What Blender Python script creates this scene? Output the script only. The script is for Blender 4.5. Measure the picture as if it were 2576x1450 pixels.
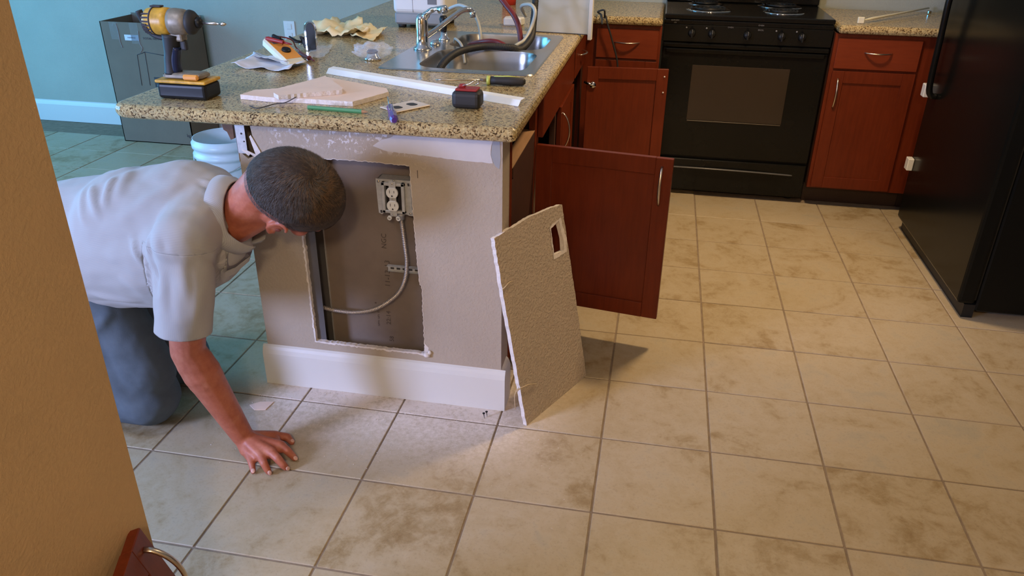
import bpy, bmesh, math, random
from mathutils import Vector, Matrix, noise
import numpy as np

random.seed(7)
for o in list(bpy.data.objects): bpy.data.objects.remove(o)
SC = bpy.context.scene
COL = SC.collection
PI = math.pi

# ------------------------------------------------------------------ camera
FPX = 1957.382
CAM = Vector((-0.24924, -2.17275, 1.42669))
RX = Vector((0.98273722, 0.18458043, 0.01255431))
RY = Vector((-0.09460925, 0.44308148, 0.89147512))
RF = Vector((-0.15898628, 0.87727354, -0.45289568))
cd = bpy.data.cameras.new('camera')
cam = bpy.data.objects.new('camera', cd)
COL.objects.link(cam)
M = Matrix.Identity(4)
for i in range(3):
    M[i][0] = RX[i]; M[i][1] = RY[i]; M[i][2] = -RF[i]; M[i][3] = CAM[i]
cam.matrix_world = M
cd.sensor_width = 36.0
cd.sensor_fit = 'HORIZONTAL'
cd.lens = FPX / 2576 * 36
cd.clip_start = 0.02
SC.camera = cam

def at(u, v, ax, val):
    """point of the ray of a photo pixel on the plane x/y/z = val"""
    d = RX * ((u - 1288) / FPX) + RY * (-(v - 725) / FPX) + RF
    a = 'xyz'.index(ax)
    return CAM + d * ((val - CAM[a]) / d[a])

# ------------------------------------------------------------------ world, lights, exposure
w = bpy.data.worlds.new('world'); SC.world = w
w.use_nodes = True
w.node_tree.nodes['Background'].inputs[0].default_value = (0.35, 0.55, 0.8, 1)
w.node_tree.nodes['Background'].inputs[1].default_value = 0.25
SC.view_settings.view_transform = 'Standard'
SC.view_settings.look = 'None'
SC.view_settings.gamma = 1
SC.view_settings.use_curve_mapping = False
SC.view_settings.exposure = 0.12

def area(name, loc, target, sx, sy, power, col, spread=180):
    d = bpy.data.lights.new(name, 'AREA'); d.shape = 'RECTANGLE'
    d.size = sx; d.size_y = sy; d.energy = power; d.color = col
    d.spread = math.radians(spread)
    o = bpy.data.objects.new(name, d); COL.objects.link(o)
    o.location = loc
    o.rotation_euler = (Vector(target) - Vector(loc)).to_track_quat('-Z', 'Y').to_euler()
    return o
# daylight through the patio door on the far left, ceiling lamps
area('patio_daylight', (-5.35, 0.35, 1.25), (-1.5, 0.0, 0.5), 2.6, 2.0, 130, (0.11, 0.53, 1.0))
area('dining_lamp_light', (-1.9, -1.0, 2.36), (-0.9, -0.4, 0.0), 0.22, 0.22, 6.5, (0.78, 0.8, 1.0))
area('hall_daylight', (-3.2, -2.55, 1.25), (-1.0, -0.25, 0.15), 0.55, 0.8, 108, (0.46, 0.56, 1.0))
def bulb(name, loc, power, col, r=0.12):
    d = bpy.data.lights.new(name, 'POINT'); d.energy = power; d.color = col; d.shadow_soft_size = r
    o = bpy.data.objects.new(name, d); COL.objects.link(o); o.location = loc
    return o
kl = bpy.data.lights.new('kitchen_lamp_light', 'SPOT'); kl.energy = 158; kl.color = (1.0, 0.70, 0.38); kl.shadow_soft_size = 0.11
kl.spot_size = math.radians(132); kl.spot_blend = 1.0
klo = bpy.data.objects.new('kitchen_lamp_light', kl); COL.objects.link(klo); klo.location = (0.20, 0.95, 2.38); klo.rotation_euler = (0.05, 0.10, 0)
bulb('hall_lamp_light', (-0.2, -3.2, 2.22), 76, (1.0, 0.80, 0.55))

# ------------------------------------------------------------------ materials
def nt(name):
    m = bpy.data.materials.new(name); m.use_nodes = True
    t = m.node_tree
    return m, t, t.nodes['Principled BSDF']
def N(t, typ, **kw):
    n = t.nodes.new(typ)
    for k, v in kw.items():
        if k.startswith('i_'):
            n.inputs[int(k[2:])].default_value = v
        else: setattr(n, k, v)
    return n
def Lk(t, a, ao, b, bi): t.links.new(a.outputs[ao], b.inputs[bi])
def ramp(t, stops, src=None, out=0, interp='LINEAR'):
    r = t.nodes.new('ShaderNodeValToRGB'); e = r.color_ramp.elements
    r.color_ramp.interpolation = interp
    while len(e) < len(stops): e.new(0.5)
    for el, (p, c) in zip(e, stops):
        el.position = p; el.color = (c[0], c[1], c[2], 1) if not isinstance(c, (int, float)) else (c, c, c, 1)
    if src: t.links.new(src.outputs[out], r.inputs[0])
    return r
def coords(t, kind='Object', scale=(1, 1, 1), rot=(0, 0, 0)):
    mp = N(t, 'ShaderNodeMapping'); mp.inputs['Scale'].default_value = scale; mp.inputs['Rotation'].default_value = rot
    if kind == 'World':
        g = N(t, 'ShaderNodeNewGeometry'); Lk(t, g, 'Position', mp, 0)
    else:
        c = N(t, 'ShaderNodeTexCoord'); Lk(t, c, kind, mp, 0)
    return mp
def noise_n(t, mp, scale, detail=4, rough=0.5, dist=0.0):
    n = N(t, 'ShaderNodeTexNoise'); Lk(t, mp, 0, n, 'Vector')
    n.inputs['Scale'].default_value = scale; n.inputs['Detail'].default_value = detail
    n.inputs['Roughness'].default_value = rough; n.inputs['Distortion'].default_value = dist
    return n
def bump(t, bs, src, out, strength, dist=0.001):
    b = N(t, 'ShaderNodeBump'); b.inputs['Strength'].default_value = strength; b.inputs['Distance'].default_value = dist
    t.links.new(src.outputs[out], b.inputs['Height']); Lk(t, b, 0, bs, 'Normal')
    return b
def mat(name, col, rough=0.5, metal=0.0, bs=None, bn=0.0, var=0.0, vs=8.0, spec=0.5, coat=0.0, trans=0.0, bd=0.001, aniso=None):
    """plain procedural material: colour with optional noise variation and noise bump"""
    m, t, b = nt(name)
    b.inputs['Base Color'].default_value = (*col, 1)
    b.inputs['Roughness'].default_value = rough; b.inputs['Metallic'].default_value = metal
    b.inputs['Specular IOR Level'].default_value = spec
    b.inputs['Coat Weight'].default_value = coat
    b.inputs['Transmission Weight'].default_value = trans
    sc = aniso or (1, 1, 1)
    mp = coords(t, 'Object', sc)
    if var:
        n = noise_n(t, mp, vs, 5, 0.6)
        r = ramp(t, [(0.3, [c * (1 - var) for c in col]), (0.7, [min(1, c * (1 + var)) for c in col])], n, 0)
        Lk(t, r, 0, b, 'Base Color')
    if bs:
        n2 = noise_n(t, mp, bs, 4, 0.6); bump(t, b, n2, 0, bn, bd)
    return m

def m_paint(name, col, bumpd=0.0012, scale=130, strength=0.4):
    """orange peel textured wall paint"""
    m, t, b = nt(name)
    mp = coords(t, 'World')
    n = noise_n(t, mp, scale, 3, 0.55)
    r = ramp(t, [(0.42, 0.0), (0.62, 1.0)], n, 0)
    bump(t, b, r, 0, strength, bumpd)
    n2 = noise_n(t, mp, 2.5, 4, 0.6)
    r2 = ramp(t, [(0.3, [c * 0.93 for c in col]), (0.7, [c * 1.05 for c in col])], n2, 0)
    Lk(t, r2, 0, b, 'Base Color'); b.inputs['Roughness'].default_value = 0.75
    b.inputs['Specular IOR Level'].default_value = 0.3
    return m

def m_granite():
    m, t, b = nt('granite')
    mp = coords(t, 'World')
    nz = noise_n(t, mp, 55, 3, 0.6)
    mx = N(t, 'ShaderNodeMixRGB', blend_type='ADD'); mx.inputs[0].default_value = 0.018
    Lk(t, mp, 0, mx, 1); Lk(t, nz, 'Color', mx, 2)
    v = N(t, 'ShaderNodeTexVoronoi'); Lk(t, mx, 0, v, 'Vector'); v.inputs['Scale'].default_value = 250
    sep = N(t, 'ShaderNodeSeparateColor'); Lk(t, v, 'Color', sep, 0)
    cl = noise_n(t, mp, 60, 3, 0.6)
    add = N(t, 'ShaderNodeMath', operation='MULTIPLY_ADD'); add.inputs[1].default_value = 0.55
    Lk(t, sep, 0, add, 0); 
    sc = N(t, 'ShaderNodeMath', operation='MULTIPLY'); sc.inputs[1].default_value = 0.62
    Lk(t, cl, 0, sc, 0); Lk(t, sc, 0, add, 2)
    r = ramp(t, [(0.0, (0.030, 0.018, 0.008)), (0.32, (0.06, 0.036, 0.016)), (0.39, (0.17, 0.105, 0.045)), (0.47, (0.33, 0.23, 0.11)),
                 (0.6, (0.48, 0.36, 0.16)), (0.72, (0.56, 0.44, 0.22)), (0.85, (0.36, 0.30, 0.16))], add, 0)
    Lk(t, r, 0, b, 'Base Color')
    b.inputs['Roughness'].default_value = 0.2
    b.inputs['Specular IOR Level'].default_value = 0.4
    return m

def m_tile():
    m, t, b = nt('floor_tile_ceramic')
    oi = N(t, 'ShaderNodeObjectInfo')
    g = N(t, 'ShaderNodeNewGeometry')
    off = N(t, 'ShaderNodeMath', operation='MULTIPLY'); off.inputs[1].default_value = 37.0
    Lk(t, oi, 'Random', off, 0)
    addv = N(t, 'ShaderNodeVectorMath', operation='ADD')
    Lk(t, g, 'Position', addv, 0); Lk(t, off, 0, addv, 1)
    n1 = noise_n(t, addv, 5.0, 6, 0.62, 0.9)
    n2 = noise_n(t, addv, 26, 6, 0.7, 0.4)
    n3 = noise_n(t, addv, 150, 3, 0.6)
    mxf = N(t, 'ShaderNodeMath', operation='MULTIPLY_ADD'); mxf.inputs[1].default_value = 0.42
    Lk(t, n2, 0, mxf, 0)
    s1 = N(t, 'ShaderNodeMath', operation='MULTIPLY'); s1.inputs[1].default_value = 0.66
    Lk(t, n1, 0, s1, 0); Lk(t, s1, 0, mxf, 2)
    rr = N(t, 'ShaderNodeMath', operation='MULTIPLY_ADD'); rr.inputs[1].default_value = 0.10
    Lk(t, oi, 'Random', rr, 0); Lk(t, mxf, 0, rr, 2)
    r = ramp(t, [(0.36, (0.235, 0.155, 0.072)), (0.46, (0.315, 0.232, 0.125)), (0.55, (0.40, 0.318, 0.20)),
                 (0.66, (0.43, 0.35, 0.235)), (0.80, (0.375, 0.325, 0.235))], rr, 0)
    # fine freckles
    r3 = ramp(t, [(0.34, 0.90), (0.44, 1.0)], n3, 0)
    mul = N(t, 'ShaderNodeMixRGB', blend_type='MULTIPLY'); mul.inputs[0].default_value = 1
    Lk(t, r, 0, mul, 1); Lk(t, r3, 0, mul, 2)
    # gypsum dust lying in front of the half wall
    sep = N(t, 'ShaderNodeSeparateXYZ'); Lk(t, g, 'Position', sep, 0)
    def rng(out, a, bb, c, d):
        q = N(t, 'ShaderNodeMapRange', interpolation_type='SMOOTHSTEP')
        for k, vv in enumerate((a, bb, c, d)): q.inputs[k + 1].default_value = vv
        Lk(t, sep, out, q, 0); return q
    ya = rng(1, -0.62, -0.26, 0, 1)
    xa = rng(0, -1.5, -1.25, 0, 1); xb = rng(0, -0.72, -0.35, 1, 0)
    yb = rng(1, 0.05, 0.0, 0, 1)
    f1 = N(t, 'ShaderNodeMath', operation='MULTIPLY'); Lk(t, ya, 0, f1, 0); Lk(t, xa, 0, f1, 1)
    f2 = N(t, 'ShaderNodeMath', operation='MULTIPLY'); Lk(t, f1, 0, f2, 0); Lk(t, xb, 0, f2, 1)
    f3 = N(t, 'ShaderNodeMath', operation='MULTIPLY'); Lk(t, f2, 0, f3, 0); Lk(t, yb, 0, f3, 1)
    gm = N(t, 'ShaderNodeMapping'); Lk(t, g, 'Position', gm, 0)
    dn = noise_n(t, gm, 60, 6, 0.75)
    dr = ramp(t, [(0.35, 0.0), (0.68, 1.0)], dn, 0)
    dn2 = noise_n(t, gm, 9, 3, 0.6)
    dd = N(t, 'ShaderNodeMath', operation='ADD'); Lk(t, dr, 0, dd, 0); Lk(t, dn2, 0, dd, 1)
    f4 = N(t, 'ShaderNodeMath', operation='MULTIPLY', use_clamp=True); Lk(t, f3, 0, f4, 0); Lk(t, dd, 0, f4, 1)
    mx = N(t, 'ShaderNodeMixRGB'); Lk(t, f4, 0, mx, 0); Lk(t, mul, 0, mx, 1); mx.inputs[2].default_value = (0.74, 0.66, 0.60, 1)
    Lk(t, mx, 0, b, 'Base Color')
    rm = N(t, 'ShaderNodeMath', operation='MULTIPLY_ADD'); rm.inputs[1].default_value = 0.4; rm.inputs[2].default_value = 0.42
    Lk(t, f4, 0, rm, 0); Lk(t, rm, 0, b, 'Roughness')
    bump(t, b, n2, 0, 0.25, 0.0015)
    b.inputs['Specular IOR Level'].default_value = 0.25
    return m

def m_wood(name, c1, c2, rough=0.32, axis=2, scale=14):
    m, t, b = nt(name)
    s = [6, 6, 6]; s[axis] = 0.5
    mp = coords(t, 'World', tuple(s))
    n = noise_n(t, mp, scale, 5, 0.6, 0.3)
    n2 = noise_n(t, coords(t, 'World'), 5, 3, 0.5)
    mx = N(t, 'ShaderNodeMixRGB'); mx.inputs[0].default_value = 0.4
    Lk(t, n, 0, mx, 1); Lk(t, n2, 0, mx, 2)
    r = ramp(t, [(0.35, c1), (0.65, c2)], mx, 0)
    Lk(t, r, 0, b, 'Base Color'); b.inputs['Roughness'].default_value = rough
    b.inputs['Specular IOR Level'].default_value = 0.28
    bump(t, b, n, 0, 0.05, 0.0004)
    return m

def m_stripe(name, c1, c2, freq=0.004, rough=0.85, axis='Y', base=None):
    """woven cloth with fine stripes"""
    m, t, b = nt(name)
    mp = coords(t, 'Object')
    if base:
        an = N(t, 'ShaderNodeAttribute'); an.attribute_name = 'stripe'
        cmb = N(t, 'ShaderNodeCombineXYZ'); Lk(t, an, 'Fac', cmb, 0)
    wv = N(t, 'ShaderNodeTexWave', wave_type='BANDS', bands_direction=axis, wave_profile='SIN')
    wv.inputs['Scale'].default_value = 0.314 / freq; wv.inputs['Distortion'].default_value = 0.35; wv.inputs['Detail Scale'].default_value = 1.2
    wv.inputs['Detail'].default_value = 1
    Lk(t, cmb if base else mp, 0, wv, 0)
    r = ramp(t, [(0.3, c1), (0.7, c2)], wv, 0)
    Lk(t, r, 0, b, 'Base Color')
    n = noise_n(t, mp, 700, 2, 0.5)
    ad = N(t, 'ShaderNodeMath', operation='ADD'); Lk(t, wv, 0, ad, 0); Lk(t, n, 0, ad, 1)
    bump(t, b, ad, 0, 0.16, 0.0005)
    b.inputs['Roughness'].default_value = rough; b.inputs['Specular IOR Level'].default_value = 0.2
    b.inputs['Sheen Weight'].default_value = 0.15
    return m

def m_skin():
    m, t, b = nt('sunburnt_skin')
    mp = coords(t, 'Object')
    n = noise_n(t, mp, 28, 5, 0.65)
    r = ramp(t, [(0.3, (0.34, 0.088, 0.045)), (0.55, (0.43, 0.130, 0.072)), (0.75, (0.50, 0.19, 0.115))], n, 0)
    Lk(t, r, 0, b, 'Base Color'); b.inputs['Roughness'].default_value = 0.5
    b.inputs['Subsurface Weight'].default_value = 0.08
    b.inputs['Subsurface Radius'].default_value = (0.02, 0.006, 0.003)
    b.inputs['Subsurface Scale'].default_value = 0.3
    n2 = noise_n(t, mp, 260, 4, 0.6)
    bump(t, b, n2, 0, 0.3, 0.0008)
    return m

MT = dict(
    granite=m_granite(), tile=m_tile(),
    grout=mat('grout', (0.23, 0.17, 0.115), 0.9, bs=300, bn=0.5, var=0.2, vs=30),
    teal=m_paint('teal_wall_paint', (0.40, 0.42, 0.35)),
    tan=m_paint('tan_wall_paint', (0.50, 0.34, 0.18), 0.0008, 160, 0.35),
    greige=m_paint('greige_wall_paint', (0.43, 0.36, 0.285)),
    greige2=m_paint('cut_board_paint', (0.50, 0.415, 0.33), 0.0022, 120, 0.9),
    trim=mat('white_trim_paint', (0.70, 0.69, 0.66), 0.38, bs=30, bn=0.05),
    primer=mat('white_primer', (0.62, 0.60, 0.60), 0.6, bs=120, bn=0.2, var=0.06),
    gyp=mat('raw_gypsum', (0.74, 0.68, 0.64), 0.95, bs=160, bn=0.9, var=0.12, vs=60, bd=0.002),
    gyppink=mat('board_paper_face', (0.80, 0.62, 0.52), 0.85, bs=90, bn=0.25, var=0.06),
    paper_gray=mat('grey_board_paper', (0.20, 0.155, 0.125), 0.9, bs=200, bn=0.15, var=0.12, vs=7),
    ceil=mat('ceiling_white', (0.62, 0.58, 0.52), 0.9, bs=60, bn=0.3),
    cherry=m_wood('cherry_cabinet', (0.110, 0.017, 0.005), (0.160, 0.026, 0.008)),
    cherryh=m_wood('cherry_cabinet_drawer', (0.150, 0.025, 0.008), (0.195, 0.034, 0.011), axis=0),
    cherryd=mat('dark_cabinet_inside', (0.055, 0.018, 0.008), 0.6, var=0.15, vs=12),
    rawwood=m_wood('raw_edge_wood', (0.36, 0.20, 0.10), (0.46, 0.27, 0.15), 0.7, axis=1),
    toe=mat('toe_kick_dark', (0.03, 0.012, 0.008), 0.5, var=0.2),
    nickel=mat('brushed_nickel', (0.62, 0.55, 0.47), 0.3, 1.0, bs=400, bn=0.05),
    chrome=mat('chrome', (0.75, 0.76, 0.78), 0.08, 1.0, var=0.03),
    steel=mat('sink_steel', (0.50, 0.49, 0.47), 0.27, 1.0, bs=300, bn=0.04, var=0.06, vs=40),
    galv=mat('galvanised_steel', (0.52, 0.52, 0.52), 0.5, 0.35, bs=80, bn=0.1, var=0.15, vs=60),
    stud=mat('steel_stud', (0.16, 0.15, 0.15), 0.5, 0.6, var=0.1),
    black=mat('black_enamel', (0.006, 0.006, 0.0055), 0.16, var=0.1, spec=0.22),
    blackm=mat('black_plastic', (0.010, 0.010, 0.010), 0.4, bs=200, bn=0.1, spec=0.3),
    rubber=mat('black_rubber', (0.02, 0.02, 0.021), 0.6, bs=300, bn=0.2),
    ovenglass=mat('oven_glass', (0.040, 0.029, 0.021), 0.15, spec=0.3, var=0.05, vs=3),
    fridge=mat('black_fridge', (0.005, 0.005, 0.004), 0.2, bs=90, bn=0.06, spec=0.13),
    gray=mat('grey_marking', (0.16, 0.16, 0.16), 0.5, var=0.1),
    whitep=mat('white_plastic', (0.72, 0.72, 0.70), 0.35, var=0.03),
    bucketm=mat('white_bucket_plastic', (0.68, 0.76, 0.80), 0.35, var=0.03),
    cream=mat('cream_rubber', (0.70, 0.66, 0.50), 0.4, var=0.05),
    yellow=mat('tool_yellow', (0.62, 0.33, 0.03), 0.4, bs=120, bn=0.2, var=0.3, vs=50),
    toolgray=mat('worn_grey_housing', (0.25, 0.21, 0.155), 0.45, 0.3, var=0.3, vs=45),
    orange=mat('orange_faceplate', (0.75, 0.31, 0.05), 0.45, var=0.08),
    red=mat('red_rubber', (0.30, 0.02, 0.02), 0.4, var=0.1),
    dkred=mat('dark_red_hose', (0.16, 0.02, 0.025), 0.35, var=0.1),
    redbr=mat('bright_red_plastic', (0.72, 0.05, 0.03), 0.4, var=0.05),
    hose=mat('pale_hose', (0.42, 0.43, 0.40), 0.4, var=0.05),
    green=mat('green_paint', (0.07, 0.25, 0.10), 0.4, var=0.05),
    purple=mat('purple_handle', (0.085, 0.035, 0.22), 0.25, var=0.1, coat=0.3),
    lime=mat('lime_grip', (0.50, 0.52, 0.09), 0.5, var=0.05),
    paper=mat('white_paper', (0.66, 0.67, 0.74), 0.85, bs=30, bn=0.05),
    ypaper=mat('yellow_tissue_paper', (0.85, 0.70, 0.40), 0.85, bs=40, bn=0.3, var=0.08, vs=12),
    ink=mat('ink', (0.05, 0.045, 0.05), 0.8, var=0.1),
    inkf=mat('faint_board_ink', (0.085, 0.065, 0.055), 0.9, var=0.3, vs=300),
    card=mat('cardboard', (0.185, 0.140, 0.10), 0.85, bs=60, bn=0.1, var=0.06),
    cardi=mat('cardboard_inside', (0.13, 0.10, 0.072), 0.9, var=0.06),
    glint=mat('tape_glint_pale', (0.5, 0.55, 0.6), 0.12, var=0.05),
    brownw=mat('brown_shim_wood', (0.13, 0.065, 0.035), 0.7, var=0.2, vs=40, bs=60, bn=0.3),
    denim=mat('faded_denim', (0.115, 0.14, 0.165), 0.85, bs=420, bn=0.35, var=0.14, vs=14, spec=0.15),
    shirt=m_stripe('striped_shirt_cloth', (0.36, 0.345, 0.335), (0.43, 0.412, 0.40), 0.0024, axis='X', base=True),
    sleeve=m_stripe('collar_cloth', (0.35, 0.34, 0.34), (0.41, 0.40, 0.40), 0.0028, axis='Y'),
    under=mat('shaded_shirt_cloth', (0.20, 0.19, 0.23), 0.9, bs=300, bn=0.2, var=0.1),
    skin=m_skin(),
    nail=mat('finger_nail', (0.62, 0.36, 0.30), 0.3, var=0.05),
    hair=mat('brown_grey_hair', (0.040, 0.023, 0.012), 0.8, bs=190, bn=0.9, var=0.5, vs=50, bd=0.003, aniso=(1, 3, 3)),
    hairl=mat('light_brown_hair', (0.16, 0.09, 0.042), 0.7, var=0.35, vs=60),
    hairg=mat('grey_hair', (0.085, 0.08, 0.078), 0.75, var=0.3, vs=60),
    leather=mat('brown_boot_leather', (0.10, 0.06, 0.035), 0.5, var=0.2),
)
def m_clear(name, col=(0.9, 0.93, 1.0), alpha=0.25):
    m, t, b = nt(name)
    b.inputs['Base Color'].default_value = (*col, 1); b.inputs['Roughness'].default_value = 0.08
    n = noise_n(t, coords(t, 'Object'), 60, 3, 0.6); bump(t, b, n, 0, 0.4, 0.002)
    b.inputs['Alpha'].default_value = alpha
    return m
MT['clear'] = m_clear('clear_plastic_bag')
MT['tapec'] = m_clear('packing_tape', (0.5, 0.5, 0.48), 0.10)
MT['clear2'] = m_clear('window_glass', (0.9, 0.95, 1), 0.12)
def m_emit(name, col, st):
    m, t, b = nt(name)
    b.inputs['Emission Color'].default_value = (*col, 1); b.inputs['Emission Strength'].default_value = st
    b.inputs['Base Color'].default_value = (0.8, 0.8, 0.8, 1)
    return m
MT['lampc'] = m_emit('cool_lamp_diffuser', (0.7, 0.75, 1.0), 6)
MT['lamp'] = m_emit('lamp_glass', (1.0, 0.72, 0.42), 14)

# worn wall: greige paint with scraped white primer flecks just below the counter
def m_wornwall():
    m = m_paint('scraped_greige_wall', (0.43, 0.36, 0.285)); t = m.node_tree; b = t.nodes['Principled BSDF']
    src = b.inputs['Base Color'].links[0].from_socket
    g = N(t, 'ShaderNodeNewGeometry'); sep = N(t, 'ShaderNodeSeparateXYZ'); Lk(t, g, 'Position', sep, 0)
    mp = coords(t, 'World', (1, 1, 0.8)); n = noise_n(t, mp, 85, 4, 0.65, 0.4)
    r = ramp(t, [(0.55, 0.0), (0.575, 1.0)], n, 0)
    n2 = noise_n(t, mp, 16, 2, 0.5); r2 = ramp(t, [(0.40, 0.0), (0.52, 1.0)], n2, 0)
    def rng(out, a, bb, c, d):
        q = N(t, 'ShaderNodeMapRange')
        for k, vv in enumerate((a, bb, c, d)): q.inputs[k + 1].default_value = vv
        Lk(t, sep, out, q, 0); return q
    za = rng(2, 0.785, 0.80, 0, 1); xa = rng(0, -1.30, -1.27, 0, 1); xb = rng(0, -0.80, -0.74, 1, 0)
    def mul(a, c):
        q = N(t, 'ShaderNodeMath', operation='MULTIPLY'); Lk(t, a, 0, q, 0); Lk(t, c, 0, q, 1); return q
    f = mul(mul(mul(mul(r, r2), za), xa), xb)
    mx = N(t, 'ShaderNodeMixRGB'); Lk(t, f, 0, mx, 0); t.links.new(src, mx.inputs[1]); mx.inputs[2].default_value = (0.66, 0.62, 0.60, 1)
    Lk(t, mx, 0, b, 'Base Color')
    return m
MT['worn'] = m_wornwall()

# ------------------------------------------------------------------ mesh helpers
WO = {}
class MB:
    def __init__(s): s.v = []; s.f = []; s.sm = []
    def add(s, vs, fs, smooth=False):
        k = len(s.v); s.v += [tuple(v) for v in vs]
        for f in fs: s.f.append([i + k for i in f]); s.sm.append(smooth)
        return s
    def box(s, x0, x1, y0, y1, z0, z1, bev=0.0, rot=None, piv=None, seg=1):
        bm = bmesh.new(); bmesh.ops.create_cube(bm, size=1)
        for v in bm.verts:
            v.co = Vector(((x0 + x1) / 2 + v.co.x * (x1 - x0), (y0 + y1) / 2 + v.co.y * (y1 - y0), (z0 + z1) / 2 + v.co.z * (z1 - z0)))
        if bev: bmesh.ops.bevel(bm, geom=bm.edges[:], offset=bev, segments=seg, affect='EDGES', profile=0.5)
        s.bm(bm, rot, piv, smooth=False); return s
    def bm(s, bm, rot=None, piv=None, smooth=True):
        bm.verts.index_update()
        vs = [v.co.copy() for v in bm.verts]
        if rot is not None:
            p = Vector(piv) if piv is not None else Vector((0, 0, 0))
            vs = [rot @ (v - p) + p for v in vs]
        s.add(vs, [[v.index for v in f.verts] for f in bm.faces], smooth); bm.free()
    def frame(s, o, X, Y, Z, sx, sy, sz, bev=0.0):
        """box with corner-centred frame: origin o, unit axes X Y Z, extents as (lo, hi) tuples"""
        bm = bmesh.new(); bmesh.ops.create_cube(bm, size=1)
        if True:
            for v in bm.verts:
                v.co = Vector([(a + b) / 2 + c * (b - a) for (a, b), c in zip((sx, sy, sz), v.co)])
        if bev: bmesh.ops.bevel(bm, geom=bm.edges[:], offset=bev, segments=1, affect='EDGES')
        for v in bm.verts: v.co = Vector(o) + Vector(X) * v.co.x + Vector(Y) * v.co.y + Vector(Z) * v.co.z
        s.bm(bm, smooth=False); return s
    def tube(s, pts, r, n=10, caps=True, smooth=True, flat=None):
        pts = [Vector(p) for p in pts]; m = len(pts)
        rs = r if isinstance(r, (list, tuple)) else [r] * m
        up = Vector((0, 0, 1)); rings = []
        prev = None
        for i, p in enumerate(pts):
            d = (pts[min(i + 1, m - 1)] - pts[max(i - 1, 0)]).normalized()
            if prev is None:
                a = d.cross(up)
                if a.length < 0.1: a = d.cross(Vector((1, 0, 0)))
            else: a = prev - d * prev.dot(d)
            a.normalize(); prev = a.copy(); b = d.cross(a)
            fl = flat or 1.0
            rings.append([p + (a * math.cos(q) + b * fl * math.sin(q)) * rs[i] for q in [2 * PI * k / n for k in range(n)]])
        vs = [v for g in rings for v in g]; fs = []
        for i in range(m - 1):
            for k in range(n):
                fs.append([i * n + k, i * n + (k + 1) % n, (i + 1) * n + (k + 1) % n, (i + 1) * n + k])
        if caps: fs.append(list(range(n))[::-1]); fs.append([(m - 1) * n + k for k in range(n)])
        s.add(vs, fs, smooth); return s
    def lathe(s, prof, c=(0, 0, 0), n=24, axis=Vector((0, 0, 1)), smooth=True, sx=1.0, sy=1.0):
        axis = Vector(axis).normalized(); q = Vector((0, 0, 1)).rotation_difference(axis)
        vs = []; fs = []
        for (r, z) in prof:
            for k in range(n):
                a = 2 * PI * k / n
                vs.append(Vector(c) + q @ Vector((r * math.cos(a) * sx, r * math.sin(a) * sy, z)))
        m = len(prof)
        for i in range(m - 1):
            for k in range(n): fs.append([i * n + k, i * n + (k + 1) % n, (i + 1) * n + (k + 1) % n, (i + 1) * n + k])
        if prof[0][0] > 1e-6: fs.append(list(range(n))[::-1])
        if prof[-1][0] > 1e-6: fs.append([(m - 1) * n + k for k in range(n)])
        s.add(vs, fs, smooth); return s
    def prism(s, poly, o, X, Y, Z, h, bev=0.0):
        """polygon (2D in X,Y) extruded by h along Z"""
        bm = bmesh.new()
        a = [bm.verts.new(Vector(o) + Vector(X) * p[0] + Vector(Y) * p[1]) for p in poly]
        b = [bm.verts.new(v.co + Vector(Z) * h) for v in a]; n = len(a)
        bm.faces.new(a[::-1]); bm.faces.new(b)
        for i in range(n): bm.faces.new([a[i], a[(i + 1) % n], b[(i + 1) % n], b[i]])
        bmesh.ops.recalc_face_normals(bm, faces=bm.faces[:])
        if bev: bmesh.ops.bevel(bm, geom=bm.edges[:], offset=bev, segments=1, affect='EDGES')
        s.bm(bm, smooth=False); return s
    def ell(s, c, r, rot=None, n=20):
        bm = bmesh.new(); bmesh.ops.create_uvsphere(bm, u_segments=n, v_segments=n // 2 + 2, radius=1)
        for v in bm.verts:
            q = Vector((v.co.x * r[0], v.co.y * r[1], v.co.z * r[2]))
            v.co = Vector(c) + (rot @ q if rot is not None else q)
        s.bm(bm); return s
    def cap(s, p0, r0, p1, r1, n=16):
        """tapered capsule"""
        p0 = Vector(p0); p1 = Vector(p1); d = p1 - p0; L = d.length; dn = d.normalized()
        prof = [(0.0001, -r0)]
        for k in range(1, 6): a = -PI / 2 + k * PI / 10; prof.append((r0 * math.cos(a), r0 * math.sin(a)))
        for k in range(0, 5): a = k * PI / 10; prof.append((r1 * math.cos(a), L + r1 * math.sin(a)))
        prof.append((0.0001, L + r1))
        s.lathe(prof, p0, n, dn); return s

def wpos(o):
    return WO.get(o.name, Vector((0, 0, 0))) if o else Vector((0, 0, 0))
def link(o, parent=None, origin=None):
    COL.objects.link(o)
    if parent is not None: o.parent = parent
    return o
def obj(name, mb, m, parent=None, label=None, origin=None, smooth=None, recalc=True, mods=None):
    me = bpy.data.meshes.new(name)
    vs = [Vector(v) for v in mb.v]
    if origin is None:
        if parent is not None: org = wpos(parent)
        else:
            xs = [v.x for v in vs]; ys = [v.y for v in vs]; zs = [v.z for v in vs]
            org = Vector(((min(xs) + max(xs)) / 2, (min(ys) + max(ys)) / 2, min(zs)))
    else: org = Vector(origin)
    me.from_pydata([tuple(v - org) for v in vs], [], mb.f)
    if recalc:
        bm = bmesh.new(); bm.from_mesh(me); bmesh.ops.recalc_face_normals(bm, faces=bm.faces[:]); bm.to_mesh(me); bm.free()
    if len(me.polygons) == len(mb.sm):
        me.polygons.foreach_set('use_smooth', [bool(q) if smooth is None else smooth for q in mb.sm])
    me.update()
    if m is not None: me.materials.append(MT[m] if isinstance(m, str) else m)
    o = bpy.data.objects.new(name, me); link(o, parent)
    o.location = org - (wpos(parent) if parent is not None else Vector((0, 0, 0)))
    WO[o.name] = org
    if label: o['label'] = label
    return o
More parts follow.
